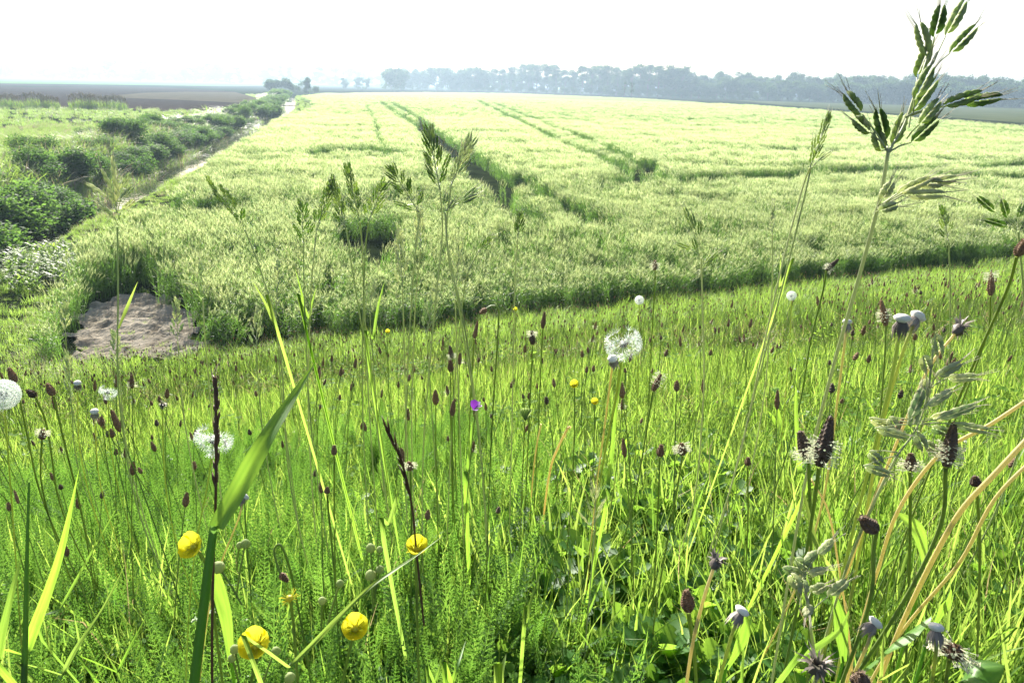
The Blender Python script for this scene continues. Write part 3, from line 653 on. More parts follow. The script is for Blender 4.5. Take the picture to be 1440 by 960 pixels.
def palmate(seed):
    random.seed(seed); mb = MB()
    for k in range(5):
        az = U(0, 6.28); st = arc((0, 0, 0), U(.07, .16), az, U(.1, .7), .4, 4); mb.tube(st, [.0010] * 5, 4, .3); c = st[-1]; a0 = U(.1, .9); L = U(.035, .06)
        for j in range(5): leaflet(mb, c, L * (1 - .12 * abs(j - 2)), az + (j - 2) * 1.05, 1.0 + U(-.5, .35), U(-.1, .5), L * .21, a0 + U(-.1, .1))
    return mb.build('serrated_leaves', G['palm'], link=False)
PAL = [palmate(860 + i) for i in range(4)]
def cloverp(seed):
    random.seed(seed); mb = MB()
    for k in range(9):
        az = U(0, 6.28); r = U(0, .03); st = arc((r * math.cos(az), r * math.sin(az), 0), U(.05, .15), az, U(0, .5), .3, 3); mb.tube(st, [.0006] * 4, 3, .5); c = st[-1]; a0 = U(0, 1); L = U(.009, .016); z0 = U(0, 6)
        for j in range(3): leaflet(mb, c, L, z0 + j * 2.09, 1.3 + U(-.3, .2), .2, L * .48, a0, 5, .0, .15)
    return mb.build('clover', G['clover'], link=False)
CLV = [cloverp(870 + i) for i in range(4)]
def broadp(seed):
    random.seed(seed); mb = MB()
    for k in range(5):
        az = U(0, 6.28); L = U(.11, .22); n = 10; mb.strip(arc((0, 0, 0), L, az, U(.1, .7), U(.3, 1.0), n), [(.0025 + U(.005, .009) * math.sin(math.pi * min(1, (i / n) ** 1.4))) if i < n else 0 for i in range(n + 1)], side_of(az), U(.1, .9), 0, .3)
    return mb.build('broad_leaves', G['broad'], link=False)
BRD = [broadp(880 + i) for i in range(3)]
def bits(seed, m, n=5):
    random.seed(seed); mb = MB()
    for k in range(n):
        c = np.array([U(-.05, .05), U(-.05, .05), U(.08, .26)]); mb.tube([(c[0], c[1], 0), c], [.0006, .0006], 3, .5, 1)
        for j in range(9): d = np.random.RandomState(seed * 50 + k * 9 + j).normal(size=3); d = d / np.linalg.norm(d) * .006; mb.strip([c, c + d * .6, c + d], [.0006, .0018, 0], (d[1], -d[0], .3), U(0, 1), 0)
    return mb.build('tiny_flowers', [G[m], G['pstem']], smooth=False, link=False)
WB = [bits(890, 'white', 3), bits(891, 'pink', 1)]

def base_ok(x, y): s = 3.45 - .283 * y + .130 * x; return s
PXY = lambda x, y, z: ((x, y, z))
def proj(x, y, z):
    v = np.stack([x, y, z - CZ], 0); d = fw @ v; return 720 + F * (RV @ v) / d, 480 - F * (UV @ v) / d
def meadow_pts(n, r0, r1, az=48, pw=.5):
    x, y = wedge(n, r0, r1, az, pw); k = base_ok(x, y) > -.05 
    x, y = x[k], y[k]; z = H(x, y); return x, y, z
def put(name, sets):
    """sets: list of (x,y,z,idx,scale3)"""
    pass
def mix_scatter(name, groups, scatter_list):
    xs = []; src = []; off = 0; I = []; S = []; T = []
    for variants, (x, y, z), sc, tl in scatter_list:
        n = len(x); xs.append(np.stack([x, y, z - .004], -1)); I.append(off + rng.integers(0, len(variants), n)); S.append(sc if sc.ndim == 2 else np.stack([sc] * 3, -1)); T.append(rng.normal(0, tl, (2, n)))
        src += variants; off += len(variants)
    xs = np.concatenate(xs); T = np.concatenate(T, 1)
    o = scatter(name, xs, np.concatenate(I), rng.uniform(0, 6.28, len(xs)), np.concatenate(S), src, T); return o
def sel(p, prob):
    k = rng.uniform(0, 1, len(p[0])) < prob; return tuple(c[k] for c in p)
def rs(p, lo=.7, hi=1.2): return rng.uniform(lo, hi, len(p[0]))
L_ = []
near = meadow_pts(3600, .35, 2.2, 50); px, py = proj(*near)
cine = np.exp(-(((px - 840) / 240) ** 2 + ((py - 920) / 210) ** 2))            # low dark leaves, bottom centre
right = np.clip((px - 900) / 200, 0, 1)
yz = np.clip(1.25 - px / 640, 0, 1) * np.clip((py - 640) / 120, 0, 1)
L_.append((FINE, sel(near, (.42 - .34 * cine) * (1 - .75 * yz)), None, .15))
L_.append((MEDG, sel(near, .48 * (1 - .70 * cine) * (1 - .5 * yz)), None, .15))
p = meadow_pts(1300, .45, 2.6, 50); px, py = proj(*p); L_.append((WIDE, sel(p, .75 - .2 * np.exp(-(((px - 860) / 230) ** 2 + ((py - 880) / 150) ** 2))), None, .2))
p = meadow_pts(9000, 2.2, 5.5); L_.append((FINE, sel(p, .34), None, .12)); L_.append((MEDG, sel(p, .48), None, .12)); L_.append((WIDE, sel(p, .17), None, .12))
p = meadow_pts(16000, 5.5, 19); L_.append((FINE, sel(p, .4), None, .12)); L_.append((MEDG, sel(p, .45), None, .12))
p = meadow_pts(1600, .8, 8); L_.append((DRY, sel(p, .8), None, .3))
p = meadow_pts(9000, .9, 10, 48, .7); px, py = proj(*p); L_.append((STK, sel(p, .5 * (1 - .85 * np.clip(1.25 - px / 640, 0, 1) * np.clip((py - 640) / 120, 0, 1)) * (1 - .95 * np.exp(-(((px - 840) / 240) ** 2 + ((py - 920) / 210) ** 2)))), None, .1))
def sized(L, names):
    out = []
    for v, p, s, t in L:
        r = np.hypot(p[0], p[1]); big = 1 + np.clip((r - 5.5) / 8, 0, 1) * .5
        xy = np.where(r > 5.5, 1.5, 1.0) * (.8 if v is WIDE else 1) * rng.uniform(.8, 1.2, len(r)); hz = rng.uniform(.6, 1.1, len(r)) * (.75 + .5 * vnoise(p[0], p[1], 1.2, 61)) * np.where(r < .9, .7, 1) * np.interp(r, [1.5, 3, 6, 14], [1, .8, .8, 1])
        out.append((v, p, np.stack([xy, xy, hz], -1), t))
    return out
mix_scatter('meadow_grass', None, sized(L_, 0))
p = meadow_pts(5200, .35, 3.2, 50, .6); px, py = proj(*p); n_ = vnoise(p[0], p[1], .35, 71)
pr = np.clip(1.5 - px / 560, 0, 1) * np.clip((py - 600) / 120, 0, 1) + .2 * np.exp(-((px - 650) / 80) ** 2) * (py > 620)
ya = sel(p, np.clip(pr * (.1 + n_) * .9, 0, 1)); mix_scatter('yarrow_leaves', None, [(YAR, ya, rs(ya, .8, 1.3), .15)])
p = meadow_pts(3800, .4, 2.2, 50, .6); px, py = proj(*p); pr = np.exp(-(((px - 850) / 290) ** 2 + ((py - 960) / 230) ** 2))
pa = sel(p, pr * .6); mix_scatter('serrated_leaf_cover', None, [(PAL, pa, rs(pa, .75, 1.2), .2)])
p = meadow_pts(7500, .6, 6.5, 48, .6); n_ = vnoise(p[0], p[1], .8, 72); cl = sel(p, np.clip(n_ * 1.3 - .2, 0, 1) * np.clip(1.5 - np.hypot(p[0], p[1]) / 2.4, .04, 1)); r = np.hypot(cl[0], cl[1])
p = meadow_pts(900, .5, 4.5, 50, .6); px, py = proj(*p); br = sel(p, (.3 + .3 * (px > 950)) * (np.hypot(p[0], p[1]) < 3.0))
p = meadow_pts(1400, 1.0, 7, 48, .6); wb = sel(p, .04)
mix_scatter('herb_cover', None, [(CLV, cl, rs(cl, .8, 1.3) * (1 + np.clip((r - 2) / 5, 0, .6)), .15), (BRD, br, rs(br, .6, 1.1), .2), (WB, wb, rs(wb, .8, 1.2), .1)])
# lush low grass between the dike foot, the ditch and the crop
x, y = wedge(5200, 7, 26, 47); s0 = 3.45 - .283 * y + .130 * x; d_, sd_ = dist_line(x, y, DITCH)
k = (s0 < .9) & ((s0 > -1.2) | (sd_ > 0) | (rng.uniform(0, 1, len(x)) < .5)) & (~inside(x, y, CROP) | inside(x, y, CLEAR)) & (~inside(x, y, BARE) | (rng.uniform(0, 1, len(x)) < .4)) & (d_ > 1.7) & (s0 > -3.2)
x, y = x[k], y[k]; s_ = rng.uniform(.35, .75, len(x)) * (.6 + .8 * vnoise(x, y, 1.5, 77)) * np.where(inside(x, y, CLEAR), .5, .8)
scatter('verge_grass', np.stack([x, y, H(x, y) - .01], -1), rng.choice([0, 2, 2], len(x)), rng.uniform(0, 6.28, len(x)), s_, BK, (rng.normal(0, .1, len(x)), rng.normal(0, .1, len(x))))

# ------------------------------------------------------------ ribwort plantains: three prototypes, then copies
def head_mesh(mb, c, ax, L, r, a=.5, n=9, rows=11, m=0):
    c = np.asarray(c, float); ax = np.asarray(ax, float) / np.linalg.norm(ax)
    pts = [c + ax * L * i / rows for i in range(rows + 1)]; rad = [r * ((math.sin(math.pi * min(.5, .14 + 1.1 * i / rows)) * (1 - max(0, i / rows - .3) ** 1.5 * 1.25))) for i in range(rows)] + [0]
    mb.tube(pts, rad, n, a, m, bump=.13)
    # tiny pointed scales
    u = np.cross(ax, [.3, .9, .1]); u /= np.linalg.norm(u); v_ = np.cross(ax, u)
    for i in range(rows * 5):
        t = random.random() * .94; an = U(0, 6.28); o = u * math.cos(an) + v_ * math.sin(an); rr = np.interp(t * rows, range(rows + 1), rad)
        b = c + ax * L * t + o * rr * .9; mb.strip([b, b + (o * .8 + ax * .6) * r * .45], [r * .16, 0], np.cross(o, ax), U(0, 1), m)
def stamens(mb, c, ax, L, r, t0, t1, n=70):
    ax = np.asarray(ax, float) / np.linalg.norm(ax); u = np.cross(ax, [.3, .9, .1]); u /= np.linalg.norm(u); v_ = np.cross(ax, u)
    for i in range(n):
        t = U(t0, t1); an = U(0, 6.28); o = u * math.cos(an) + v_ * math.sin(an) + ax * U(-.3, .3); b = np.asarray(c) + ax * L * t + o * r * .8; e = b + o * r * U(.9, 1.6)
        mb.strip([b, e], [r * .035, r * .03], ax, .5); mb.strip([e - ax * r * .16, e, e + ax * r * .16], [0, r * .16, 0], np.cross(o, ax), U(0, 1))
def plantain_proto(seed, h, L, r, st=None, dark=False):
    random.seed(seed); t = empty('ribwort_plantain', (0, 0, 0)); az = U(0, 6.28); s = arc((0, 0, 0), h, az, U(0, .1), U(.0, .3), 6); mb = MB(); mb.tube(s, [.0011] * 6 + [.0008], 5, .5); mb.build('stem', G['pstem'], t)
    ax = s[-1] - s[-2]; mb = MB(); head_mesh(mb, s[-1], ax, L, r, rows=8, n=7); mb.build('flower_head', G['headdark' if dark else 'head'], t, smooth=False)
    if st: mb = MB(); stamens(mb, s[-1], ax, L, r, *st, n=34); mb.build('stamens', G['stamen'], t, smooth=False)
    return t
PP = [plantain_proto(900, .44, .027, .0050), plantain_proto(901, .40, .020, .0052), plantain_proto(902, .47, .029, .0048, (.1, .45)), plantain_proto(903, .41, .017, .0050, None, True), plantain_proto(904, .46, .035, .0044)]
cand = meadow_pts(2300, 1.0, 15, 40, .85); dn = vnoise(cand[0], cand[1], 1.1, 81); cand = sel(cand, np.clip(.15 + dn, 0, 1))
order = np.argsort(np.hypot(cand[0], cand[1])); cand = tuple(c[order] for c in cand); NP = 275
LB = ['brown ribwort plantain head on a thin stem among the meadow grass, longish', 'short brown ribwort plantain head on a thin stem among the meadow grass', 'brown ribwort plantain head ringed with pale stamens among the meadow grass', 'small blackish ribwort plantain head among the meadow grass', 'very long slim brown ribwort plantain head among the meadow grass']
GRP = ['longish plantain heads', 'short plantain heads', 'plantain heads with pale stamens', 'small blackish plantain heads', 'slim long plantain heads']
seen = set()
for i in range(NP):
    x, y, z = cand[0][i], cand[1][i], cand[2][i]; k = int(rng.choice([0, 0, 1, 1, 2, 3, 4])); sc = float(rng.uniform(.85, 1.3))
    o = PP[k] if k not in seen else dup(PP[k], (0, 0, 0)); seen.add(k)
    o.location = (x, y, z - .005); o.rotation_euler = (float(rng.normal(0, .1)), float(rng.normal(0, .1)), float(rng.uniform(0, 6.28))); o.scale = (sc,) * 3
    tag(o, LB[k], 'wildflower', GRP[k])
def flat_plantain(seed):
    random.seed(seed); mb = MB()
    for q in range(2):
        x, y = U(-.15, .15), U(-.15, .15); s = arc((x, y, 0), U(.34, .46), U(0, 6.28), .06, .15, 3); mb.tube(s, [.0012] * 4, 3, .5, 0); ax = (s[-1] - s[-2]); ax /= np.linalg.norm(ax)
        mb.tube([s[-1] + ax * .024 * t for t in (0, .3, .7, 1)], [.0035, .0052, .0044, .001], 5, U(0, 1), 1)
    return mb.build('far_plantain', [G['pstem'], G['head']], link=False)
FP = [flat_plantain(910 + i) for i in range(3)]
x, y, z = (c[NP:] for c in cand); s = rng.uniform(.8, 1.15, len(x)); rr = rng.integers(0, 3, len(x))
scatter('distant_plantain_heads', np.stack([x, y, z], -1), rr, rng.uniform(0, 6.28, len(x)), s, FP)

# ------------------------------------------------------------ hand placed plants: given by pixels and depth, rooted in the ground
def root_of(p, lean=(0, 0)):
    x, y = p[0] + lean[0], p[1] + lean[1]; return np.array([x, y, hh(x, y) - .01])
def stem_path(pts, lean=.35, n=6):
    """pts: (px, py, depth) from the top down; continued to the ground, leaning away from the path"""
    q = [P(*p) for p in pts]; last = q[-1]; g = hh(last[0], last[1])
    if last[2] > g + .02:
        prev = q[-2] if len(q) > 1 else last + np.array([0, 0, .05]); d = last - prev; drop = last[2] - g; hz = max(.02, -d[2])
        x = last[0] + max(-.22, min(.22, d[0] / hz * drop * .6)); y = last[1] + (min(lean, drop) if pts[-1][1] < 700 else max(0.0, min(.15, d[1] / hz * drop * .5)))
        rt = np.array([x, y, hh(x, y) - .01]); m = max(2, int(np.linalg.norm(rt - last) / .08))
        c1 = last + d / (np.linalg.norm(d) + 1e-9) * np.linalg.norm(rt - last) * .35
        for k in range(1, m + 1): t = k / m; q.append(last * (1 - t) ** 2 + c1 * 2 * t * (1 - t) + rt * t * t)
    else: q[-1] = np.array([last[0], last[1], g - .01])
    return catmull(q[::-1], n)                 # from the root up
def spikelet(mb, a, b, r, awn=.008, v=.5, scales=8, m=0, ma=1, n=5):
    a = np.asarray(a, float); b = np.asarray(b, float); ax = b - a; L = np.linalg.norm(ax); ax = ax / L
    u = np.cross(ax, [.2, 1, .3]); u /= np.linalg.norm(u); w_ = np.cross(ax, u)
    for i in range(scales):
        t0 = .72 * i / (scales - 1); an = (i % 2) * math.pi + U(-.35, .35); env = math.sin(math.pi * (.22 + .62 * (t0 + .2))) 
        o = u * math.cos(an) + w_ * math.sin(an) * .6; p0 = a + ax * L * t0 + o * r * .15; p3 = a + ax * L * min(1.0, t0 + .5) + o * r * .42 * env
        mid = (p0 + p3) / 2 + o * r * .42 * env; q = [p0, p0 * .5 + mid * .5 + o * r * .12, mid, mid * .4 + p3 * .6, p3]
        mb.tube(q, [r * .15, r * .55 * env, r * .68 * env, r * .42 * env, 0], n, v + U(-.3, .3), m, .75)
        if awn > 0 and i > 1: d = ax + o * U(.05, .35) + np.array([U(-.08, .08)] * 3); mb.tube([p3 - ax * .001, p3 + d * awn * U(.6, 1.2)], [.00022, .00010], 3, U(0, 1), ma)
def brome(lab, stem, sp, dep, r=.0026, awn=.007, pale=False, each=False, group=None, leafs=(), srad=.0011, scales=7, name='brome_grass'):
    """stem: pixel points from the panicle base down; sp: spikelets (x0,y0,x1,y1[,jx,jy]) tip last, joined to the stem axis"""
    k = 1.0 if dep < .5 else 1.35
    stem = [(a, b, c * k) for a, b, c in stem]; dep *= k; leafs = [([(a, b, c * k) for a, b, c in q_], w_ * k * .5) for q_, w_ in leafs]; srad *= (1 if k == 1 else 1.15)
    path = stem_path(stem); t = empty(name, path[0], lab, 'wild grass', group)
    mb = MB(); mb.tube(path, [srad * (1.15 - .4 * i / len(path)) for i in range(len(path))], 6, .5); mb.build('stem', G['stem'], t)
    M_ = [G['pale'] if pale else G['spike'], G['awn']]; allm = MB(); br = MB()
    for s_ in sp:
        d0 = dep + U(-.012, .012); a = P(s_[0], s_[1], d0); b = P(s_[2], s_[3], d0 + U(-.008, .008)); j = P(s_[4], s_[5], dep) if len(s_) > 4 else path[-1]
        br.tube([j, (j * .55 + a * .45) + np.array([0, 0, .0008]), a], [.00045, .0004, .0003], 4, .5)
        mm = MB() if each else allm; spikelet(mm, a, b, r, awn, U(.1, .9), scales)
        if each: mm.build('spikelet', M_, t)
    if not each: allm.build('panicle', M_, t)
    br.build('branches', G['stem'], t)
    for (pts, wd) in leafs:
        mb = MB(); q = catmull([P(*p) for p in pts], 5); mb.strip(q, [wd * (1 - (i / (len(q) - 1)) ** 2) * min(1, .4 + i * .15) for i in range(len(q))], RV, .7, 0, .3); mb.build('leaf', G['grassY'], t)
    return t
def auto_panicle(base, top, n, L, spread, axis_curve=0.0):
    """spikelets (pixels) around an axis from base to top"""
    out = []; bx, by = base; tx, ty = top; ax = np.array([tx - bx, ty - by], float); AL = np.linalg.norm(ax); ax /= AL; nx = np.array([-ax[1], ax[0]])
    for i in range(n):
        t = (i + .3) / n; j = np.array([bx, by]) + ax * AL * t * .93; s = (1 if i % 2 else -1); an = s * spread * U(.5, 1.2) * (1 - .6 * t); d = ax * math.cos(an) + nx * math.sin(an)
        bl = AL * U(.06, .22) * (1 - .7 * t) ; a = j + d * bl; b = a + (d * .9 + ax * .25) * L * U(.8, 1.1); out.append((a[0], a[1], b[0], b[1], j[0], j[1]))
    out.append((tx - ax[0] * L * .5, ty - ax[1] * L * .5, tx + ax[0] * L * .5, ty + ax[1] * L * .5, tx - ax[0] * L * .6, ty - ax[1] * L * .6)); return out
random.seed(33)
# the large brome in front, upper right: every spikelet after the photograph
J = (1249, 214)
big = [(1305, 78, 1291, 32, 1296, 105), (1314, 52, 1325, 6, 1308, 85), (1330, 50, 1358, 0, 1312, 90), (1336, 75, 1374, 36, 1310, 100), (1289, 108, 1308, 62, 1290, 130), (1286, 140, 1312, 92, 1284, 160), (1281, 160, 1318, 110, 1278, 180),
       (1293, 175, 1322, 140, 1275, 195), (1326, 149, 1382, 130, 1272, 165), (1352, 145, 1410, 136, 1272, 165), (1256, 205, 1272, 158, 1252, 214), (1282, 200, 1320, 166, 1250, 214),
       (1246, 200, 1234, 152, J[0], J[1]), (1212, 160, 1188, 130, J[0], J[1]), (1224, 186, 1200, 165, J[0], J[1]), (1240, 212, 1232, 184, J[0], J[1])]
bx = [(a, b, c, d, e, f) for a, b, c, d, e, f in big]
brome('large green brome stalk with flattened spikelets, biggest and nearest, upper right', [(1249, 214, .36), (1236, 285, .37), (1205, 400, .40), (1168, 530, .45), (1132, 680, .52), (1095, 900, .62)],
      bx, .36, .0030, .010, each=True, srad=.0013, scales=9, leafs=[([(1130, 690, .52), (1150, 770, .5), (1170, 800, .5), (1182, 830, .5)], .004)])
low = [(1240, 280, 1255, 256, 1234, 290), (1262, 272, 1310, 250, 1234, 292), (1285, 262, 1348, 250, 1234, 292), (1270, 274, 1330, 273, 1234, 294), (1300, 256, 1326, 258, 1234, 292), (1236, 296, 1262, 288, 1232, 298)]
big_t = COL.objects.get('brome_grass')
ax_ = MB(); ax_.tube(catmull([P(1249, 214, .36), P(1272, 175, .36), P(1290, 125, .36), P(1312, 88, .36)], 5), [.0007] * 15 + [.0004], 5); ax_.build('panicle_axis', G['stem'], big_t)
for s_ in low:
    mm = MB(); spikelet(mm, P(s_[0], s_[1], .365), P(s_[2], s_[3], .36), .0026, .011, .9, 8); mm.build('spikelet', [G['pale'], G['awn']], big_t)
mm = MB()
for s_ in low: mm.tube([P(s_[4], s_[5], .37), P(s_[0], s_[1], .365)], [.0005, .0004], 4)
mm.build('branches', G['stem'], big_t)
T = lambda *a, **k: brome(*a, **k)
T('pale awned brome stalk standing against the dark ditch bank, far left', [(165, 318, .6), (166, 420, .62), (166, 540, .66), (178, 640, .75)], [(162, 260, 158, 218, 163, 290), (158, 268, 142, 236, 163, 290), (150, 275, 120, 257, 164, 296), (168, 268, 184, 242, 164, 290), (170, 280, 188, 262, 165, 300), (156, 300, 138, 286, 164, 310), (160, 306, 146, 290, 165, 315), (165, 285, 164, 250, 164, 300), (172, 295, 190, 280, 165, 310), (160, 285, 152, 262, 164, 300)], .6, .0028, .016, True, scales=6, leafs=[([(167, 462, .61), (180, 430, .62), (194, 395, .62)], .004)])
T('dark one sided brome head leaning left over the crop', [(344, 322, .62), (368, 385, .64), (393, 480, .68), (402, 620, .8)], [(298, 262, 290, 246, 318, 285), (306, 272, 296, 256, 322, 290), (310, 282, 300, 266, 324, 294), (318, 276, 308, 258, 322, 288), (320, 290, 308, 276, 328, 300), (326, 284, 318, 266, 326, 296), (328, 300, 318, 288, 332, 306), (332, 294, 328, 276, 333, 306), (336, 308, 328, 300, 338, 314), (340, 310, 342, 292, 341, 318)], .62, .0030, .006, scales=5)
T('small spreading pale brome above the bare soil patch', [(285, 418, .8), (288, 470, .82), (292, 520, .9)], [(274, 400, 254, 396, 284, 412), (280, 392, 266, 376, 284, 404), (284, 388, 282, 366, 285, 400), (290, 390, 300, 374, 286, 402), (288, 408, 294, 396, 286, 415)], .8, .0036, .014, True, scales=5)
def TA(lab, base, top, n, L, spread, stem, dep, **k):
    sp = auto_panicle(base, top, n, L, spread); o = brome(lab, [(base[0], base[1], dep)] + stem, sp, dep, **k)
    dep *= 1.35 if dep >= .5 else 1; m_ = MB(); m_.tube([P(base[0], base[1], dep), P(base[0] * .1 + top[0] * .9, base[1] * .1 + top[1] * .9, dep)], [.0007, .0004], 4); m_.build('panicle_axis', G['stem'], o); return o
TA('green brome with loose side branches, second stalk right of the leaning one', (427, 345), (424, 290), 9, 16, .8, [(428, 420, .72), (432, 520, .8)], .7, r=.0026, scales=5)
TA('slim dark brome leaning right, third stalk of the middle row', (445, 325), (464, 262), 10, 17, .4, [(438, 400, .7), (434, 500, .8)], .68, r=.0026, scales=5)
TA('slim dark brome leaning left beside the slim right leaning one', (487, 322), (468, 258), 10, 17, .4, [(494, 370, .7), (512, 480, .8)], .68, r=.0026, scales=5)
TA('tall dark brome above the dark gap in the crop', (506, 312), (489, 238), 11, 18, .5, [(510, 360, .7), (514, 470, .8)], .66, r=.0027, scales=5)
TA('brome with spreading right side branches above the dark gap in the crop', (518, 312), (538, 262), 9, 18, .9, [(513, 365, .7), (510, 480, .8)], .66, r=.0026, scales=5)
TA('brome with drooping dark spikelets left of the tallest middle brome', (590, 300), (552, 240), 11, 19, 1.0, [(582, 380, .6), (574, 500, .7), (570, 620, .85)], .58, r=.0025, scales=6)
TA('tallest brome of the middle group with crowded dark spikelets', (619, 268), (604, 190), 15, 23, .7, [(622, 330, .57), (612, 430, .6), (600, 560, .72)], .55, r=.0027, awn=.012, scales=6)
TA('brome with pinkish awned spikelets pointing right in the middle group', (634, 262), (658, 204), 9, 22, .6, [(628, 330, .57), (640, 400, .6), (660, 520, .7)], .55, r=.0026, awn=.012, pale=True, scales=6)
T('brome with two long spikelets reaching right below the tallest group', [(626, 298, .55), (632, 370, .57), (650, 440, .6), (668, 560, .75)], [(648, 284, 670, 264, 628, 296), (645, 286, 672, 274, 628, 296), (632, 294, 640, 282, 627, 297), (625, 288, 628, 272, 627, 296)], .55, .0028, .010, True, scales=7)
TA('pale green brome low in the middle, beside the tall stems', (566, 405), (562, 335), 12, 16, .5, [(568, 470, .75), (570, 560, .85)], .7, r=.0022, pale=True, scales=5)
TA('second pale green brome low in the middle group', (592, 350), (590, 300), 9, 15, .5, [(584, 430, .75), (580, 540, .85)], .7, r=.0022, pale=True, scales=5)
TA('faint pale brome low between the middle stalks and the nodding one', (640, 420), (646, 345), 10, 15, .6, [(642, 480, .75), (645, 560, .85)], .7, r=.0022, pale=True, scales=5)
TA('nodding small brome leaning right, right of the middle group', (672, 355), (688, 336), 6, 12, .4, [(655, 395, .7), (646, 470, .8)], .68, r=.0022, scales=5)
TA('small upright green brome alone between middle group and right half', (728, 335), (731, 304), 8, 14, .6, [(724, 400, .8), (722, 500, .9)], .75, r=.0024, scales=5)
T('brome with long narrow spikelets standing before the crop right of centre', [(986, 362, .6), (988, 430, .64), (990, 540, .72), (984, 640, .85)], [(972, 318, 962, 290, 982, 345), (978, 322, 972, 300, 983, 345), (984, 330, 984, 310, 984, 350), (972, 350, 950, 342, 985, 362), (988, 378, 1010, 354, 987, 385), (980, 352, 974, 334, 985, 360), (992, 372, 1000, 358, 987, 380)], .6, .0026, .008, scales=6)
TA('dark narrow brome head left of the large brome', (1139, 236), (1164, 168), 13, 17, .35, [(1130, 260, .6), (1108, 340, .62), (1082, 450, .66), (1050, 600, .8)], .58, r=.0024, scales=5)
T('two pale spikelets hanging beside the dark narrow brome', [(1141, 234, .585), (1128, 290, .6), (1106, 380, .64), (1075, 500, .75)], [(1150, 228, 1170, 213, 1142, 236), (1152, 222, 1160, 214, 1142, 236)], .58, .0022, .006, True, scales=5)
TA('thin closed pale grass spike right of centre', (1086, 330), (1087, 294), 8, 12, .15, [(1086, 400, .8), (1080, 500, .9)], .75, r=.0022, pale=True, scales=4, name='grass_spike')
TA('small green brome left of the right edge before the crop', (1334, 340), (1326, 298), 7, 15, .5, [(1336, 400, .8), (1336, 480, .9)], .75, r=.0026, scales=5)
T('brome reaching in at the right edge with widely spread spikelets', [(1432, 325, .5), (1440, 420, .55), (1446, 540, .65)], [(1400, 298, 1374, 276, 1430, 322), (1417, 306, 1409, 280, 1430, 320), (1418, 318, 1384, 308, 1431, 324), (1432, 306, 1438, 286, 1432, 320)], .5, .0030, .008, scales=7)
# drooping pale panicle, lower right
pal = [(1230, 602, 1276, 614, 1290, 596), (1222, 588, 1260, 606, 1290, 596), (1250, 586, 1262, 604, 1290, 594), (1280, 590, 1298, 545, 1298, 575), (1302, 530, 1300, 560, 1303, 575), (1316, 470, 1322, 500, 1306, 545), (1316, 530, 1352, 510, 1308, 545), (1330, 532, 1376, 530, 1308, 546), (1302, 572, 1340, 548, 1296, 585),
       (1308, 588, 1352, 580, 1296, 592), (1318, 590, 1374, 568, 1296, 594), (1340, 596, 1392, 606, 1296, 596), (1290, 610, 1300, 632, 1290, 600), (1282, 600, 1288, 570, 1288, 606), (1310, 600, 1336, 610, 1294, 596), (1298, 500, 1306, 522, 1304, 545), (1214, 655, 1252, 668, 1262, 640), (1222, 634, 1240, 652, 1262, 636), (1300, 622, 1318, 634, 1292, 606)]
o = brome('pale green drooping brome panicle with swollen spikelets, lower right under the large brome', [(1262, 640, .42), (1232, 700, .44), (1190, 800, .5), (1160, 900, .6)], pal, .42, .0030, .010, True, each=True, scales=8)
m_ = MB(); m_.tube(catmull([P(1262, 640, .42), P(1290, 600, .42), P(1304, 555, .42), P(1312, 490, .42)], 5), [.0006] * 16, 5); m_.build('panicle_axis', G['stem'], o)
pal2 = [(1118, 785, 1140, 800, 1128, 812), (1100, 798, 1128, 806, 1130, 815), (1130, 790, 1150, 775, 1130, 812), (1150, 780, 1172, 758, 1132, 806), (1136, 806, 1162, 800, 1130, 812), (1140, 832, 1162, 822, 1134, 850), (1165, 838, 1192, 815, 1138, 862), (1128, 815, 1130, 835, 1130, 812), (1136, 850, 1136, 866, 1136, 848), (1112, 806, 1124, 828, 1130, 815)]
brome('small pale brome panicle with fat oat like spikelets, bottom right', [(1130, 812, .42), (1137, 860, .42), (1145, 920, .45), (1150, 985, .5)], pal2, .42, .0032, .010, True, each=True, scales=8)
for lab, b_, t_, dp in [('small pale brome by the bottom of the bare soil patch', (250, 480), (248, 425), .85), ('small pale brome half hidden among blades left of the long curved blade', (388, 445), (392, 372), .8), ('faint small brome in front of the left crop edge', (92, 468), (92, 430), 1.0),
        ('green brome tuft climbing the far left tall stem', (168, 520), (160, 470), .8), ('faint small brome above the meadow left of the bare soil', (100, 560), (96, 500), 1.0), ('small pale brome between the leaning stalk and the curved blade', (360, 490), (362, 440), .85), ('small whitish brome right of the curved blade tip', (520, 440), (524, 400), .9), ('pale brome in the meadow just left of centre', (600, 470), (610, 420), .85)]:
    TA(lab, b_, t_, 9, 14, .6, [(b_[0] + 4, b_[1] + 60, dp * 1.08)], dp, r=.0024, pale=True, scales=5)
# small brome in the middle foreground
TA('small pale open panicle low among the serrated leaves, centre right', (836, 745), (838, 690), 7, 22, .9, [(832, 800, .72), (826, 870, .8)], .68, r=.0016, pale=True, scales=5)

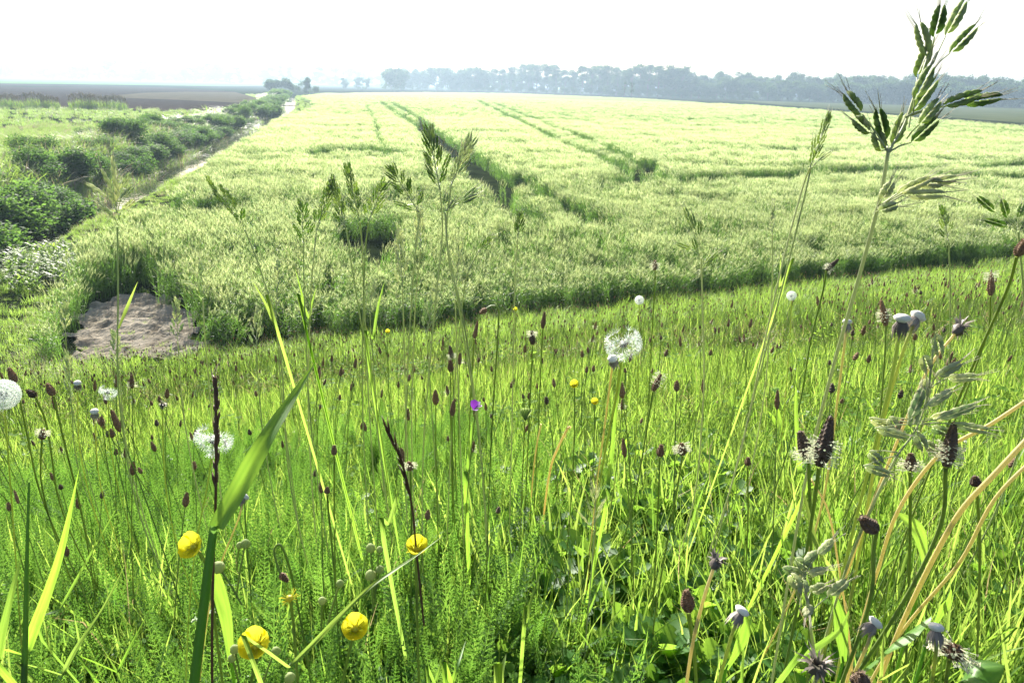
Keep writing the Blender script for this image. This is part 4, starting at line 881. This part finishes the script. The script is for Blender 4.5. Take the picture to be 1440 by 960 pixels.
# ------------------------------------------------------------ single broad blades
def wide_blade(lab, pts, wpx, mat='grassY', fold=.3, a=.6, name='tall_grass', group=None, root=True, sidev=None, base=.75):
    """pts from the root (bottom) to the tip, (px,py,depth); wpx half width in pixels at its broadest"""
    kk = 1.45 if root and pts[-1][2] > .55 else 1.0; pts = [(a_, b_, c_ * kk) for a_, b_, c_ in pts]
    q = catmull([P(*p) for p in pts], 6); 
    if root:
        g = hh(q[0][0], q[0][1]); 
        if q[0][2] > g: ex = q[0][0] - (q[3][0] - q[0][0]) * .6; ey = q[0][1] + min(.4, .5 * (q[0][2] - g)); q = catmull([np.array([ex, ey, hh(ex, ey) - .01])] + q[::3] + ([q[-1]] if (len(q) - 1) % 3 else []), 3)
    dep = pts[len(pts) // 2][2]; wm_ = wpx * dep / F; n = len(q) - 1; t = empty(name, q[0], lab, 'grass', group); mb = MB()
    wd = [wm_ * (base + (1 - base) * math.sin(min(1, 2.2 * i / n) * math.pi / 2)) * (1 - (i / n) ** 2.6) for i in range(n)] + [0]
    sd_ = RV if sidev is None else np.array(sidev, float); veined(mb, q, wd, sd_, a, fold)
    mb.build('blade', G[mat], t); return t
wide_blade('broad bright blade curving up left of the central brown spike to a far right tip', [(305, 742, .36), (335, 690, .37), (372, 622, .38), (408, 565, .40), (446, 505, .42)], 15, root=False, a=.45, fold=.25, mat='broad')
bt = bpy.data.objects.get('tall_grass')
def reed_stem(lab, pts, w0, w1, mat='darkstem'):
    q = catmull([P(*p) for p in pts], 6); g = hh(q[0][0], q[0][1]); q = [root_of(q[0], (0, .02))] + q if q[0][2] > g else q
    dp = pts[0][2]; t = empty('reed_grass', q[0], lab, 'grass'); mb = MB(); n = len(q); mb.tube(q, [(w0 + (w1 - w0) * i / n) * dp / F for i in range(n)], 8, .3); mb.build('stem', G[mat], t); return t
G['darkstem'] = leafmat('grass_sheath', (.06, .11, .03), (.11, .18, .05), (.26, .42, .08), .5, rough=.35, noise=.3, nscale=60)
rs_ = reed_stem('thick dark green grass stem rising past the left buttercup to a joint', [(270, 985, .36), (283, 880, .36), (294, 790, .36), (301, 738, .36)], 7.5, 5.5)
# join the broad blade to its stem: same plant
bt.name = 'leaf_blade'; kid = [c for c in COL.objects if c.parent == bt][0]; kid.name = 'leaf'; mw = np.array(bt.location) - np.array(rs_.location); kid.parent = rs_; kid.location = tuple(mw); COL.objects.unlink(bt); bpy.data.objects.remove(bt)
rs_['label'] = 'thick dark green grass stem past the left buttercup, with one long broad leaf curving right'
t = empty('seed_spike', P(303, 800, .42) * [1, 1, 0] + [0, 0, hh(*P(303, 800, .42)[:2])], 'thin dark brown seed spike standing behind the joint of the thick grass stem', 'wild grass'); mb = MB(); axp = stem_path([(301, 530, .41), (303, 560, .41), (304, 620, .41), (303, 720, .42), (300, 800, .42)])
mb.tube(axp, [.0008] * len(axp), 5); mb.build('stem', G['brown'], t); mb = MB(); random.seed(3)
for i in range(26): yy = 690 - i * 6; b = P(304 + U(-2, 2), yy, .41); e = P(304 + U(-6, 6), yy - U(14, 24), .41); mb.tube([b, (b + e) / 2, e], [.0004, .0009, 0], 5, U(0, .8), 0); mb.tube([e, P(304 + U(-7, 7), yy - 34, .41)], [.0002, .0001], 3, .9, 1)
mb.build('seeds', [G['brown'], G['awn']], t)
t = empty('seed_spike', P(585, 760, .55) * [1, 1, 0] + [0, 0, hh(*P(585, 760, .55)[:2])], 'thin brown grass spike arching left above the middle buttercup', 'wild grass'); mb = MB(); axp = stem_path([(543, 604, .53), (565, 650, .54), (579, 710, .55), (585, 770, .55)])[-25:]
mb.tube(axp, [.0009] * len(axp), 5); mb.build('stem', G['brown'], t); mb = MB()
for i in range(22): k = 13 + i * .5; p0 = axp[min(len(axp) - 1, int(k))] * (1 - k % 1) + axp[min(len(axp) - 1, int(k) + 1)] * (k % 1); e = p0 + (axp[-1] - axp[12]) / np.linalg.norm(axp[-1] - axp[12]) * U(.010, .018) + np.array([U(-.003, .003), U(-.003, .003), 0]); mb.tube([p0, (p0 + e) / 2, e], [.0004, .0009, 0], 5, U(.2, 1), 0)
mb.build('seeds', G['brown'], t)
reed_stem('near black thin upright stem at the left edge', [(33, 985, .42), (36, 880, .42), (38, 780, .42), (41, 675, .42)], 4.6, 1.2)
Bl = [('bright broad blade leaning right at the far left, behind the near black stem', [(20, 960, .5), (50, 880, .48), (85, 780, .46), (112, 655, .45)], 11, .8),
 ('bright blade crossing the bottom left corner', [(-8, 960, .42), (2, 900, .41), (18, 830, .41), (32, 775, .42)], 9, .85),
 ('narrow blade leaning right, lower left, tip left of the left buttercup', [(70, 985, .45), (105, 915, .45), (145, 855, .46), (181, 783, .47)], 6, .6),
 ('short narrow blade leaning right beside the bottom left edge', [(150, 975, .45), (180, 915, .45), (214, 850, .46)], 4, .5),
 ('thin blade from the lower left reaching towards the left buttercup', [(60, 900, .6), (110, 810, .6), (172, 700, .6)], 4, .6),
 ('long thin blade with greyish edge crossing in front of the lower right buttercup', [(372, 972, .34), (440, 905, .35), (515, 830, .36), (580, 785, .38), (624, 752, .40)], 6.5, .8),
 ('bright upright blade right of centre among brome stems', [(1128, 700, .62), (1122, 630, .6), (1119, 570, .6), (1121, 512, .6)], 6.5, .95),
 ('upright bright blade left of centre with its tip over the dark crop gap', [(520, 520, .7), (530, 440, .7), (541, 395, .7)], 4, .9),
 ('bright blade leaning left below the leaning brome', [(395, 480, .6), (375, 430, .6), (353, 392, .6)], 4, .95),
 ('bright thin blade pointing left in front of the crop, middle left', [(432, 470, .7), (426, 420, .7), (414, 375, .7)], 3, .95),
 ('bright blade leaning right beside the tall stems in front of the crop', [(432, 470, .7), (438, 430, .7), (446, 400, .7)], 3, .9),
 ('broad blade standing upright between the buttercups', [(540, 760, .6), (552, 720, .6), (562, 680, .6)], 6, .4),
 ('bright pointed blade at the bottom edge left of centre', [(628, 985, .42), (642, 940, .42), (655, 900, .44)], 6, .9),
 ('bright blade rising from the dark leaves at bottom centre', [(735, 905, .5), (745, 850, .5), (766, 790, .52)], 5, .95),
 ('bright blade pair member in the dark bottom centre, left', [(700, 985, .42), (704, 950, .42), (712, 918, .43)], 8, .9),
 ('long bright blade curving right among brome stems, centre right', [(850, 720, .7), (860, 640, .7), (868, 560, .7), (882, 500, .72)], 5, .9),
 ('broad twisted blade at the lower right leaning right', [(1100, 950, .5), (1140, 915, .5), (1180, 885, .5), (1197, 850, .5)], 8, .6),
 ('bright blade at the lower right in front of the dandelion stalks', [(1236, 985, .42), (1240, 930, .42), (1244, 880, .43)], 5, .9),
 ('blade rising at the bottom right edge', [(1380, 930, .5), (1395, 870, .5), (1410, 800, .52)], 4, .6),
 ('reddish tipped narrow blade at the bottom edge left of centre', [(605, 985, .45), (618, 940, .45), (630, 905, .46)], 4, .95),
 ('tall pale blade at the upper right behind the large brome stem', [(1096, 420, .7), (1097, 390, .7), (1098, 350, .7)], 3, .9),
 ('broad bright blade left of the purple vetch', [(655, 690, .8), (660, 640, .8), (664, 590, .8)], 6, .7)]
for i, (lab, pts, w_, a_) in enumerate(Bl): wide_blade(lab, pts, w_ * (.8 if w_ > 7 else .6), mat=('broad', 'grass', 'grassY')[i % 3], a=a_ * .55)

# ------------------------------------------------------------ ribwort plantains placed one by one
def plantain(lab, head, stem, dep, r=.0040, st=None, dark=True, fluffy=0):
    kk = 1.5 if dep > .57 else 1.0; dep *= kk; stem = [(a_, b_, c_ * kk) for a_, b_, c_ in stem]; r *= 1.2 if kk > 1 else 1.08
    (x0, y0), (x1, y1) = head                     # base, tip of the head
    path = stem_path([(x0, y0, dep)] + stem); t = empty('ribwort_plantain', path[0], lab, 'wildflower'); mb = MB(); mb.tube(path, [.0013] * len(path), 6, .6); mb.build('stem', G['pstem'], t)
    a, b = P(x0, y0, dep), P(x1, y1, dep); L = np.linalg.norm(b - a); mb = MB(); head_mesh(mb, a, b - a, L, r, .4, 14, 20); mb.build('flower_head', G['headdark' if dark else 'head'], t, smooth=False)
    if st: mb = MB(); stamens(mb, a, b - a, L, r, st[0], st[1], 110); mb.build('stamens', G['stamen'], t, smooth=False)
random.seed(44)
PL = [('large dark conical plantain head with pale stamen ring, beside the large brome stem', ((1152, 656), (1169, 583)), [(1140, 740, .5), (1120, 860, .56), (1100, 960, .62)], .40, .0040, (.05, .5), True),
 ('dark plantain head with a fluffy pale skirt, right of the drooping pale panicle', ((1330, 656), (1342, 592)), [(1322, 740, .46), (1268, 850, .5), (1190, 970, .58)], .42, .0037, (.1, .5), True),
 ('dark plantain head half hidden behind the bright upright blade', ((1137, 645), (1124, 605)), [(1140, 740, .55)], .48, .0040, (.0, .4), True),
 ('plantain head with dark tip and stamens left of the white dandelion receptacles', ((1246, 458), (1239, 421)), [(1243, 520, .68), (1236, 600, .75)], .66, .0040, (.15, .6), False),
 ('stamen crowned plantain head at the upper right edge of the meadow', ((1393, 416), (1394, 382)), [(1388, 470, .68), (1355, 560, .75)], .62, .0035, (.65, 1.0), False),
 ('plantain head leaning right at the right picture edge', ((1430, 360), (1442, 335)), [(1415, 410, .6), (1370, 510, .7)], .55, .0036, None, False),
 ('grey tipped plantain head leaning right above the meadow edge', ((1162, 380), (1180, 364)), [(1157, 410, .68), (1140, 480, .75), (1130, 540, .8)], .62, .0026, (.0, .35), True),
 ('plantain head sticking up alone against the crop right of centre', ((921, 380), (921, 365)), [(921, 400, .9), (918, 450, 1.0)], .85, .0036, (.1, .8), False),
 ('black tilted plantain head low at the right, pointing left', ((1233, 747), (1209, 727)), [(1229, 770, .45), (1222, 850, .47), (1180, 970, .55)], .44, .0042, None, True),
 ('dark oval plantain head at the right beside the tan stalks', ((1373, 684), (1370, 668)), [(1376, 720, .6)], .55, .0035, None, True),
 ('fluffy plantain head pair member centre right, above the small hanging head', ((918, 550), (930, 525)), [(910, 600, .75), (900, 660, .8)], .68, .0038, (.3, 1.0), False),
 ('brown oval plantain head standing left of centre over another below', ((634, 523), (633, 505)), [(634, 570, .85)], .78, .0040, None, False),
 ('dark pointed plantain head directly above the brown oval one', ((636, 504), (632, 485)), [(637, 540, .9)], .85, .0034, (.0, .3), True),
 ('brown plantain head with stamens left of centre low', ((636, 585), (638, 562)), [(636, 620, .85)], .8, .0038, None, False),
 ('leftmost tilted plantain head at the left edge', ((22, 538), (12, 516)), [(36, 600, .65), (48, 660, .72)], .6, .0038, None, False),
 ('black tilted plantain head right of the leftmost ones', ((50, 558), (38, 548)), [(66, 600, .65), (78, 680, .75)], .6, .0036, None, True),
 ('brown tilted plantain head third from the left edge', ((75, 556), (66, 538)), [(90, 620, .65), (110, 700, .75)], .6, .0038, None, False),
 ('brown plantain head low at the left among yellow green blades', ((59, 618), (61, 603)), [(57, 660, .7)], .62, .0036, (.4, .9), False),
 ('long dark plantain head leaning over the meadow edge left of centre', ((667, 476), (672, 450)), [(664, 520, .8)], .74, .0026, None, False),
 ('brown plantain head above the grey bud, centre', ((763, 462), (766, 438)), [(761, 510, .85)], .8, .0032, None, False),
 ('dark plantain head over the meadow centre with pale ring', ((749, 485), (748, 464)), [(747, 530, .85)], .8, .0038, (.6, .9), True),
 ('bushy plantain head with stamens right of centre', ((960, 640), (958, 622)), [(950, 700, .65), (935, 780, .7)], .6, .0046, (.2, .9), False),
 ('brown plantain head left of the bushy one', ((928, 642), (930, 624)), [(926, 700, .68)], .62, .0040, None, False),
 ('round brown plantain head in the green middle right', ((1051, 655), (1052, 642)), [(1052, 700, .72)], .66, .0036, None, False),
 ('plantain head with pale skirt between brome stems on the right', ((1280, 662), (1281, 636)), [(1280, 720, .55)], .5, .0036, (.0, .5), True),
 ('small dark round head just left of the petalless buttercup', ((460, 694), (460, 684)), [(462, 720, .62), (466, 760, .65)], .58, .0030, None, False),
 ('brown plantain head between blades left of the middle', ((470, 640), (470, 625)), [(470, 700, .75)], .7, .0034, None, False),
 ('dark plantain head behind the arching brown spike', ((577, 662), (575, 648)), [(578, 700, .66)], .6, .0038, (.2, .8), False),
 ('brown bare plantain head bottom right beside withered dandelions', ((968, 860), (965, 828)), [(975, 910, .48)], .42, .0036, None, False),
 ('withered dark head at the bottom right corner', ((1335, 925), (1345, 905)), [(1330, 960, .48)], .44, .0060, (.0, .9), True),
 ('withered round head at the bottom edge right', ((1208, 965), (1213, 945)), [(1206, 985, .42)], .4, .0050, None, True)]
for a in PL: plantain(*a)

# ------------------------------------------------------------ dandelions and their stalks
def stalk(lab, pts, wpx, mat='dstem', name='dandelion_stalk', top='none', tilt=(0, 0, 1), size=1.0, cat='dandelion', a=.6):
    path = stem_path(pts); t = empty(name, path[0], lab, cat); mb = MB(); r = wpx * .58 * pts[0][2] / F; n = len(path); mb.tube(path, [r * (1.25 - .3 * i / n) for i in range(n)], 8, a, a2=a - .2); mb.build('stem', G[mat], t)
    c = path[-1]; ax = path[-1] - path[-3]; ax /= np.linalg.norm(ax); s = size
    if top == 'cap':
        ax2 = ax + np.array(tilt) * .8; ax2 /= np.linalg.norm(ax2); mb = MB(); mb.tube([c + ax2 * s * q for q in (-.001, .001, .003, .0048, .0055)], [.0022 * s, .0048 * s, .0056 * s, .0038 * s, 0], 12, .6, bump=.04); mb.build('receptacle', G['cap'], t)
        mb = MB(); u = np.cross(ax2, [.3, .8, .2]); u /= np.linalg.norm(u); v_ = np.cross(ax2, u)
        for k in range(16):
            an = k * .39 + U(-.1, .1); o = u * math.cos(an) + v_ * math.sin(an); mb.strip([c + o * .003 * s, c + o * .0052 * s - ax2 * .004 * s, c + o * .0045 * s * U(.8, 1.5) - ax2 * .012 * s * U(.7, 1.2)], [.001 * s, .0013 * s, 0], np.cross(o, ax2), U(0, 1))
        mb.build('bracts', G['bract'], t)
    if top == 'withered':
        mb = MB(); mb.tube([c, c + ax * .004 * s, c + ax * .009 * s], [.002 * s, .0042 * s, .002 * s], 8, .2, bump=.15)
        for k in range(40):
            d = np.random.RandomState(k).normal(size=3); d /= np.linalg.norm(d); d = d + ax * .6; mb.strip([c + ax * .005 * s, c + ax * .005 * s + d * .005 * s, c + ax * .005 * s + d * .010 * s * U(.6, 1.2) + np.array([0, 0, -.003])], [.0007, .0007, 0], (d[1], -d[0], .2), U(0, 1))
        mb.build('withered_head', G['bract'], t)
    if top in ('clock', 'half'):
        mb = MB(); mb.tube([c, c + ax * .002, c + ax * .005, c + ax * .006], [.002, .0035, .003, 0], 8, .3); mb.build('receptacle', G['bract'], t); mb = MB(); c2 = c + ax * .004; N_ = 150
        for k in range(N_):
            ph = math.acos(1 - 2 * (k + .5) / N_); th = k * 2.39996; d = np.array([math.sin(ph) * math.cos(th), math.sin(ph) * math.sin(th), math.cos(ph)])
            if top == 'half' and (vnoise(d[0] + 3 * size, d[2] + d[1], .5, 5) < .62): continue
            e = c2 + d * .015 * s; mb.strip([c2, e], [.00008, .00008], np.cross(d, [.1, .2, 1]), .5); u = np.cross(d, [.2, .1, 1]); u /= np.linalg.norm(u); v_ = np.cross(d, u)
            for q in range(9): an = q * .7 + k; o = (u * math.cos(an) + v_ * math.sin(an)) * .0048 * s + d * .003 * s; mb.strip([e, e + o], [.00016, .00010], np.cross(o, d), U(0, 1))
        mb.build('seed_parachutes', G['pappus'], t, smooth=False)
    return t
stalk('white dandelion clock cut by the left picture edge', [(5, 560, .55), (10, 620, .58), (16, 700, .66)], 2.2, top='clock', name='dandelion', size=.65)
stalk('partly blown dandelion clock behind the brown seed spike', [(300, 622, .55), (292, 680, .58), (280, 740, .64)], 2.0, 'dstem', 'dandelion', 'half', size=.8)
stalk('ragged half blown dandelion clock centre right on a tan stalk', [(876, 486, .62), (866, 560, .72), (850, 640, .95), (840, 700, 1.25)], 4.2, 'dstem', 'dandelion', 'half', size=.9)
stalk('bare dandelion receptacle on a tan stalk left of the half blown clock', [(862, 506, .62), (854, 570, .72), (842, 660, .98)], 3.0, 'tan', 'dandelion', 'cap', (-.4, 0, .6), .8)
stalk('small white dandelion clock at the upper meadow edge', [(899, 423, 1.7), (899, 450, 1.8)], 1.2, 'dstem', 'dandelion', 'clock', size=.6)
stalk('small white dandelion clock right of centre near the crop edge', [(1113, 417, 1.6), (1112, 450, 1.7)], 1.2, 'dstem', 'dandelion', 'clock', size=.6)
stalk('small ragged dandelion clock in the left meadow', [(152, 552, 1.2), (153, 600, 1.3)], 1.2, 'dstem', 'dandelion', 'half', size=.8)
stalk('white capped dandelion receptacle on a thick yellow green stalk', [(1268, 452, .42), (1254, 530, .43), (1232, 620, .45), (1206, 720, .5), (1184, 810, .55)], 4.6, 'dstem', 'dandelion', 'cap', (0, 0, .6), .85)
stalk('white capped receptacle leaning right beside the yellow green stalked one', [(1288, 448, .43), (1268, 500, .43), (1240, 600, .46), (1222, 700, .5)], 4.2, 'dstem', 'dandelion', 'cap', (.7, 0, .3), .85, a=.75)
stalk('pale pinkish withered stalk with shrivelled head leaning right', [(1342, 470, .45), (1305, 520, .45), (1262, 620, .47), (1222, 720, .5), (1190, 810, .56)], 3.6, 'tan', 'dandelion', 'withered', size=.9)
stalk('thin dandelion stalk with small white cap left of the yellow green stalks', [(1191, 455, .62), (1187, 490, .62), (1178, 560, .66), (1168, 640, .72)], 3.0, 'tan', 'dandelion', 'cap', size=.75)
stalk('thick tan stalk entering from the right edge and running down left', [(1470, 545, .42), (1395, 595, .43), (1320, 640, .45), (1262, 720, .48), (1235, 800, .54)], 4.8, 'tan', 'withered_stalk')
stalk('broad tan stalk from the right edge, second below the first', [(1470, 590, .43), (1400, 665, .44), (1350, 720, .46), (1310, 790, .5), (1276, 860, .56)], 6.5, 'tan', 'withered_stalk', a=.4)
stalk('tan stalk running just under the broad one at the right', [(1475, 625, .45), (1400, 700, .46), (1350, 790, .5), (1290, 860, .56)], 4.5, 'tan', 'withered_stalk', a=.8)
stalk('pinkish short stalk crossing behind the yellow green ones', [(1140, 672, .6), (1165, 720, .6), (1180, 800, .62)], 2.4, 'tan', 'withered_stalk', a=.9)
stalk('pale thin stalk bent at its top, left of centre right half', [(802, 600, 1.2), (796, 606, 1.2), (778, 645, 1.3), (772, 670, 1.5)], 3.0, 'tan', 'withered_stalk', a=.9)
stalk('short pale broken stalk left of the bent pale one', [(761, 596, 1.2), (754, 630, 1.25), (750, 665, 1.5)], 2.2, 'tan', 'withered_stalk', a=.8)
stalk('withered brown flower head on a tan stalk at the lower right centre', [(1003, 800, .40), (990, 840, .4), (975, 900, .42), (964, 970, .45)], 4.2, 'tan', 'dandelion', 'withered', size=.7)
stalk('white capped dandelion receptacle on a straight stalk, bottom right centre', [(1041, 862, .40), (1030, 890, .4), (1016, 940, .42), (1006, 985, .45)], 4.5, 'dstem', 'dandelion', 'cap', (.5, 0, .4), .75)
stalk('white capped receptacle leaning right on a curved tan stalk, bottom right', [(1228, 878, .40), (1218, 910, .4), (1200, 950, .42), (1190, 985, .45)], 4.0, 'tan', 'dandelion', 'cap', (.9, 0, .2), .75)
stalk('upright white capped dandelion receptacle nearest the bottom right corner', [(1316, 886, .40), (1316, 920, .4), (1308, 975, .44)], 4.4, 'dstem', 'dandelion', 'cap', (0, 0, .8), .78)
stalk('pale closed dandelion bud with withered bracts at the bottom right', [(1150, 945, .40), (1152, 985, .42)], 4.0, 'dstem', 'dandelion', 'withered', size=1.3)
stalk('small dandelion clock remnant on a tan stalk behind the grass, lower left', [(343, 700, .8), (335, 730, .8), (315, 780, .85)], 2.0, 'tan', 'dandelion', 'cap', (.4, 0, -.6), .9)
stalk('small white capped dandelion receptacle in the left meadow by the plantains', [(109, 540, 1.1), (110, 600, 1.2)], 1.4, 'dstem', 'dandelion', 'cap')
stalk('small white capped receptacle in the left meadow, lower of two', [(133, 580, 1.0), (136, 640, 1.1)], 1.4, 'dstem', 'dandelion', 'cap')
stalk('green closed dandelion bud on a thin stem in the left meadow', [(228, 572, .8), (230, 640, .85)], 1.8, 'dstem', 'dandelion', 'withered', size=.6)

# ------------------------------------------------------------ buttercups
def petal_mesh(mb, c, ax, az, R_, op, m=0):
    ax = ax / np.linalg.norm(ax); u = np.cross(ax, [.31, .11, .9]); u /= np.linalg.norm(u); v_ = np.cross(ax, u); nu, nv = 6, 7; ids = []
    for j in range(nv + 1):
        t = j / nv; rad = R_ * math.sin(t * math.pi * .5) ** .8 * op; hgt = R_ * (t ** 1.7) * math.sqrt(max(.05, 1.15 - op * op)) ; half = .62 * (math.sin(math.pi * (t * .56 + .12)) ** .8) * (1 if t < .9 else .82)
        row = []
        for i in range(nu + 1):
            s = i / nu * 2 - 1; an = az + s * half * (1.25 if op > .6 else 1.5); drop = 1 - .10 * s * s * t - (.05 if abs(s) < .2 and t > .95 else 0)
            row.append(mb.v(c + ax * hgt * drop + (u * math.cos(an) + v_ * math.sin(an)) * rad * (1 - .04 * s * s) + ax * .0006 * math.sin(i * 2.1 + j), .35 + .3 * t + .15 * s))
        ids.append(row)
    for j in range(nv):
        for i in range(nu): mb.f((ids[j][i], ids[j][i + 1], ids[j + 1][i + 1], ids[j + 1][i]), m)
def bud(mb, c, r, ax): ax = np.asarray(ax, float) / np.linalg.norm(ax); mb.tube([c + ax * r * q for q in (-1, -.75, -.2, .4, .85, 1.0)], [r * .25, r * .75, r * 1.0, r * .9, r * .4, 0], 9, .6, bump=.05)
def buttercup(lab, c_px, dep, r_px, ax, op, stem, buds=(), petals=True):
    r_px *= 1.12; c = P(c_px[0], c_px[1], dep); R_ = r_px * dep / F; ax = np.asarray(ax, float); path = stem_path([(c_px[0], c_px[1], dep)] + stem); t = empty('buttercup', path[0], lab, 'wildflower'); mb = MB(); mb.tube(path, [.0011] * len(path), 6, .6); mb.build('stem', G['pstem'], t)
    if petals:
        for k in range(5): mb = MB(); petal_mesh(mb, c + ax / np.linalg.norm(ax) * .0004 * k, ax, k * 1.2566 + .3, R_ * 1.15, op); mb.build('petal', G['petal'], t)
    mb = MB(); axn = ax / np.linalg.norm(ax); q = R_ * (.3 if petals else .42); mb.tube([c, c + axn * q * .5, c + axn * q, c + axn * q * 1.3], [q * .6, q, q * .7, 0], 10, .5, bump=.12)
    u = np.cross(axn, [.3, .2, 1]); u /= np.linalg.norm(u); v_ = np.cross(axn, u)
    for k in range(34): an = k * .6; o = u * math.cos(an) + v_ * math.sin(an) + axn * U(-.1, .8); mb.strip([c + o * q * .7, c + o * R_ * U(.5, .85 if petals else 1.15)], [R_ * .025, R_ * .06], axn, .9)
    mb.build('centre', G['pollen'], t)
    for (bx_, by_, br_, jx, jy) in buds:
        b = P(bx_, by_, dep + .01); j = P(jx, jy, dep + .015); d = b - j; m2 = MB(); m2.tube(catmull([j, (j + b) / 2 + np.array([0, 0, .002]), b], 3), [.0007] * 7, 5); bo = m2.build('bud_stalk', G['pstem'], t); m3 = MB(); bud(m3, b, br_ * dep / F, d); m3.build('bud', G['bud'], t)
    return t
random.seed(55)
buttercup('yellow buttercup left of the thick dark stem', (275, 768), .50, 17, (-.25, -.6, .6), .85, [(292, 800, .52), (300, 860, .55)], [(307, 797, 9, 340, 850), (345, 764, 7, 332, 840), (337, 766, 5, 333, 800)])
buttercup('largest yellow buttercup, globe shaped, facing the viewer at the bottom', (362, 908), .46, 21, (-.05, -.5, .75), .82, [(355, 950, .48), (350, 990, .5)], [(330, 912, 7, 338, 950), (388, 915, 7, 370, 960), (326, 925, 6, 336, 960), (408, 952, 8, 385, 985)])
buttercup('yellow buttercup behind the diagonal blade at bottom left of centre', (500, 884), .46, 18, (.1, -.5, .7), .80, [(490, 920, .48), (478, 980, .52)], [(478, 820, 6, 458, 890), (453, 844, 6, 452, 890)])
buttercup('yellow buttercup touching the tip of the diagonal blade', (585, 774), .55, 16, (.15, -.3, .9), .72, [(586, 840, .58), (588, 920, .62)], [(521, 770, 7, 526, 840), (534, 772, 5, 527, 830), (521, 808, 8, 525, 860), (534, 800, 6, 526, 850)])
buttercup('buttercup without petals, only a yellow star of stamens', (408, 842), .50, 12, (0, -.5, .85), .9, [(413, 880, .52), (418, 950, .55)], [], False)
for i, (x_, y_, d_, l_) in enumerate([(808, 542, 1.1, 'small distant yellow buttercup in the meadow centre, upper of two'), (836, 566, 1.3, 'small distant yellow buttercup in the meadow centre, lower of two'), (545, 467, 2.2, 'tiny yellow flower near the crop edge left of centre'), (725, 436, 3.0, 'tiny yellow flower at the crop edge'), ]):
    buttercup(l_, (x_, y_), d_, [6, 5, 3, 3][i], (.2 * (i % 3 - 1), -.6, .8), .8, [(x_, y_ + 30, d_ * 1.03)])
# purple vetch
c = P(666, 576, .8); path = stem_path([(668, 582, .8), (664, 620, .83)]); t = empty('purple_vetch', path[0], 'single purple vetch flower in the meadow left of centre', 'wildflower'); mb = MB(); mb.tube(path, [.0007] * len(path), 4); mb.build('stem', G['pstem'], t); mb = MB()
for k in range(4): leaflet(mb, c, .012, 1.6 + k * .9 - 1.5, .5 + .2 * k, .4, .004, U(0, 1), 6, 0)
mb.build('petals', G['violet'], t)
# nodding bud on a hooked stem over the meadow edge
for lab, pts, hd in [('hooked stem with nodding brown bud over the meadow edge', [(684, 434, .7), (692, 430, .7), (701, 436, .7), (700, 470, .72), (696, 530, .78)], (676, 440)), ('hooked thin stem with drooping brown head beside the petalless buttercup', [(394, 806, .55), (386, 780, .55), (388, 768, .55), (396, 768, .55), (408, 800, .56), (414, 828, .58)], (404, 816))]:
    path = stem_path(pts); t = empty('nodding_flower', path[0], lab, 'wildflower'); mb = MB(); mb.tube(path, [.0009] * len(path), 5); mb.build('stem', G['pstem'], t); mb = MB(); a = P(*pts[0]); b = P(hd[0], hd[1], pts[0][2]); head_mesh(mb, a, b - a, np.linalg.norm(b - a) * 1.2, .0028, .3, 9, 9); mb.build('flower_head', G['head'], t, smooth=False)
# grey green open bud
path = stem_path([(738, 592, 1.0), (736, 640, 1.1)]); t = empty('closed_bud', path[0], 'grey green closed flower bud with spiky bracts, centre', 'wildflower'); mb = MB(); mb.tube(path, [.0010] * len(path), 5); mb.build('stem', G['pstem'], t); mb = MB()
for k in range(8): leaflet(mb, P(739, 592, 1.0), .020, -1.5 + k * .5, .55, -.3, .0035, U(0, .4), 5, 0)
mb.build('bracts', G['bud'], t)
# broad single leaves at the bottom right
def broad(lab, pts, wpx, a=.4, tooth=0.0):
    q = catmull([P(*p) for p in pts], 6); dp = pts[1][2]; n = len(q) - 1; g = hh(q[0][0], q[0][1]); t = empty('broadleaf_plant', (q[0][0], q[0][1], g), lab, 'leaf'); mb = MB(); wm_ = wpx * dp / F
    veined(mb, q, [wm_ * (.12 + .88 * math.sin(math.pi * min(1, .12 + .88 * (i / n) ** 1.25))) if i < n else 0 for i in range(n + 1)], RV * .8 + np.array([0, .5, .3]), a, .3)
    mb.tube([root_of(q[0], (0, .01))] + q[:2], [.0015, .0012, .0008], 5, a); mb.build('leaf_surface', G['broad'], t)
for a in [('long ribbed leaf lying right at the bottom right', [(1205, 950, .5), (1250, 910, .5), (1290, 880, .5), (1310, 865, .5)], 17), ('rounded bright leaf standing above the corner receptacle', [(1310, 880, .5), (1325, 850, .5), (1338, 828, .5)], 15), ('upright leaf in the dark gap left of the small fat spikelets', [(1185, 930, .55), (1180, 880, .55), (1172, 830, .55)], 13), ('serrated bluish leaf at the bottom right corner', [(1350, 960, .48), (1375, 945, .48), (1412, 935, .48)], 22), ('bright ribbed leaf among stems at the right', [(1300, 800, .6), (1290, 750, .6), (1262, 720, .6)], 12),
          ('curved leaf left of the straight receptacle stalk', [(1020, 940, .5), (1040, 900, .5), (1050, 850, .5)], 12), ('long bright leaf at the lower left beside the petalless buttercup', [(325, 930, .55), (318, 870, .55), (306, 820, .55), (302, 795, .55)], 9)]: broad(*a)
# ------------------------------------------------------------ haze: the air over the fields
hm = bpy.data.materials.new('air_haze'); hm.use_nodes = True; n = hm.node_tree; n.nodes.clear(); out = n.nodes.new('ShaderNodeOutputMaterial'); pv = n.nodes.new('ShaderNodeVolumePrincipled')
pv.inputs['Color'].default_value = (.58, .78, .98, 1); pv.inputs['Density'].default_value = .00050; pv.inputs['Anisotropy'].default_value = .35; n.links.new(pv.outputs[0], out.inputs['Volume'])
mb = MB(); boxm(mb, (0, 0, 13.5), 7600, 7600, 16.6, np.array([1.0, 0, 0]), np.array([0, 1.0, 0])); tag(mb.build('haze', hm, smooth=False), kind='stuff')
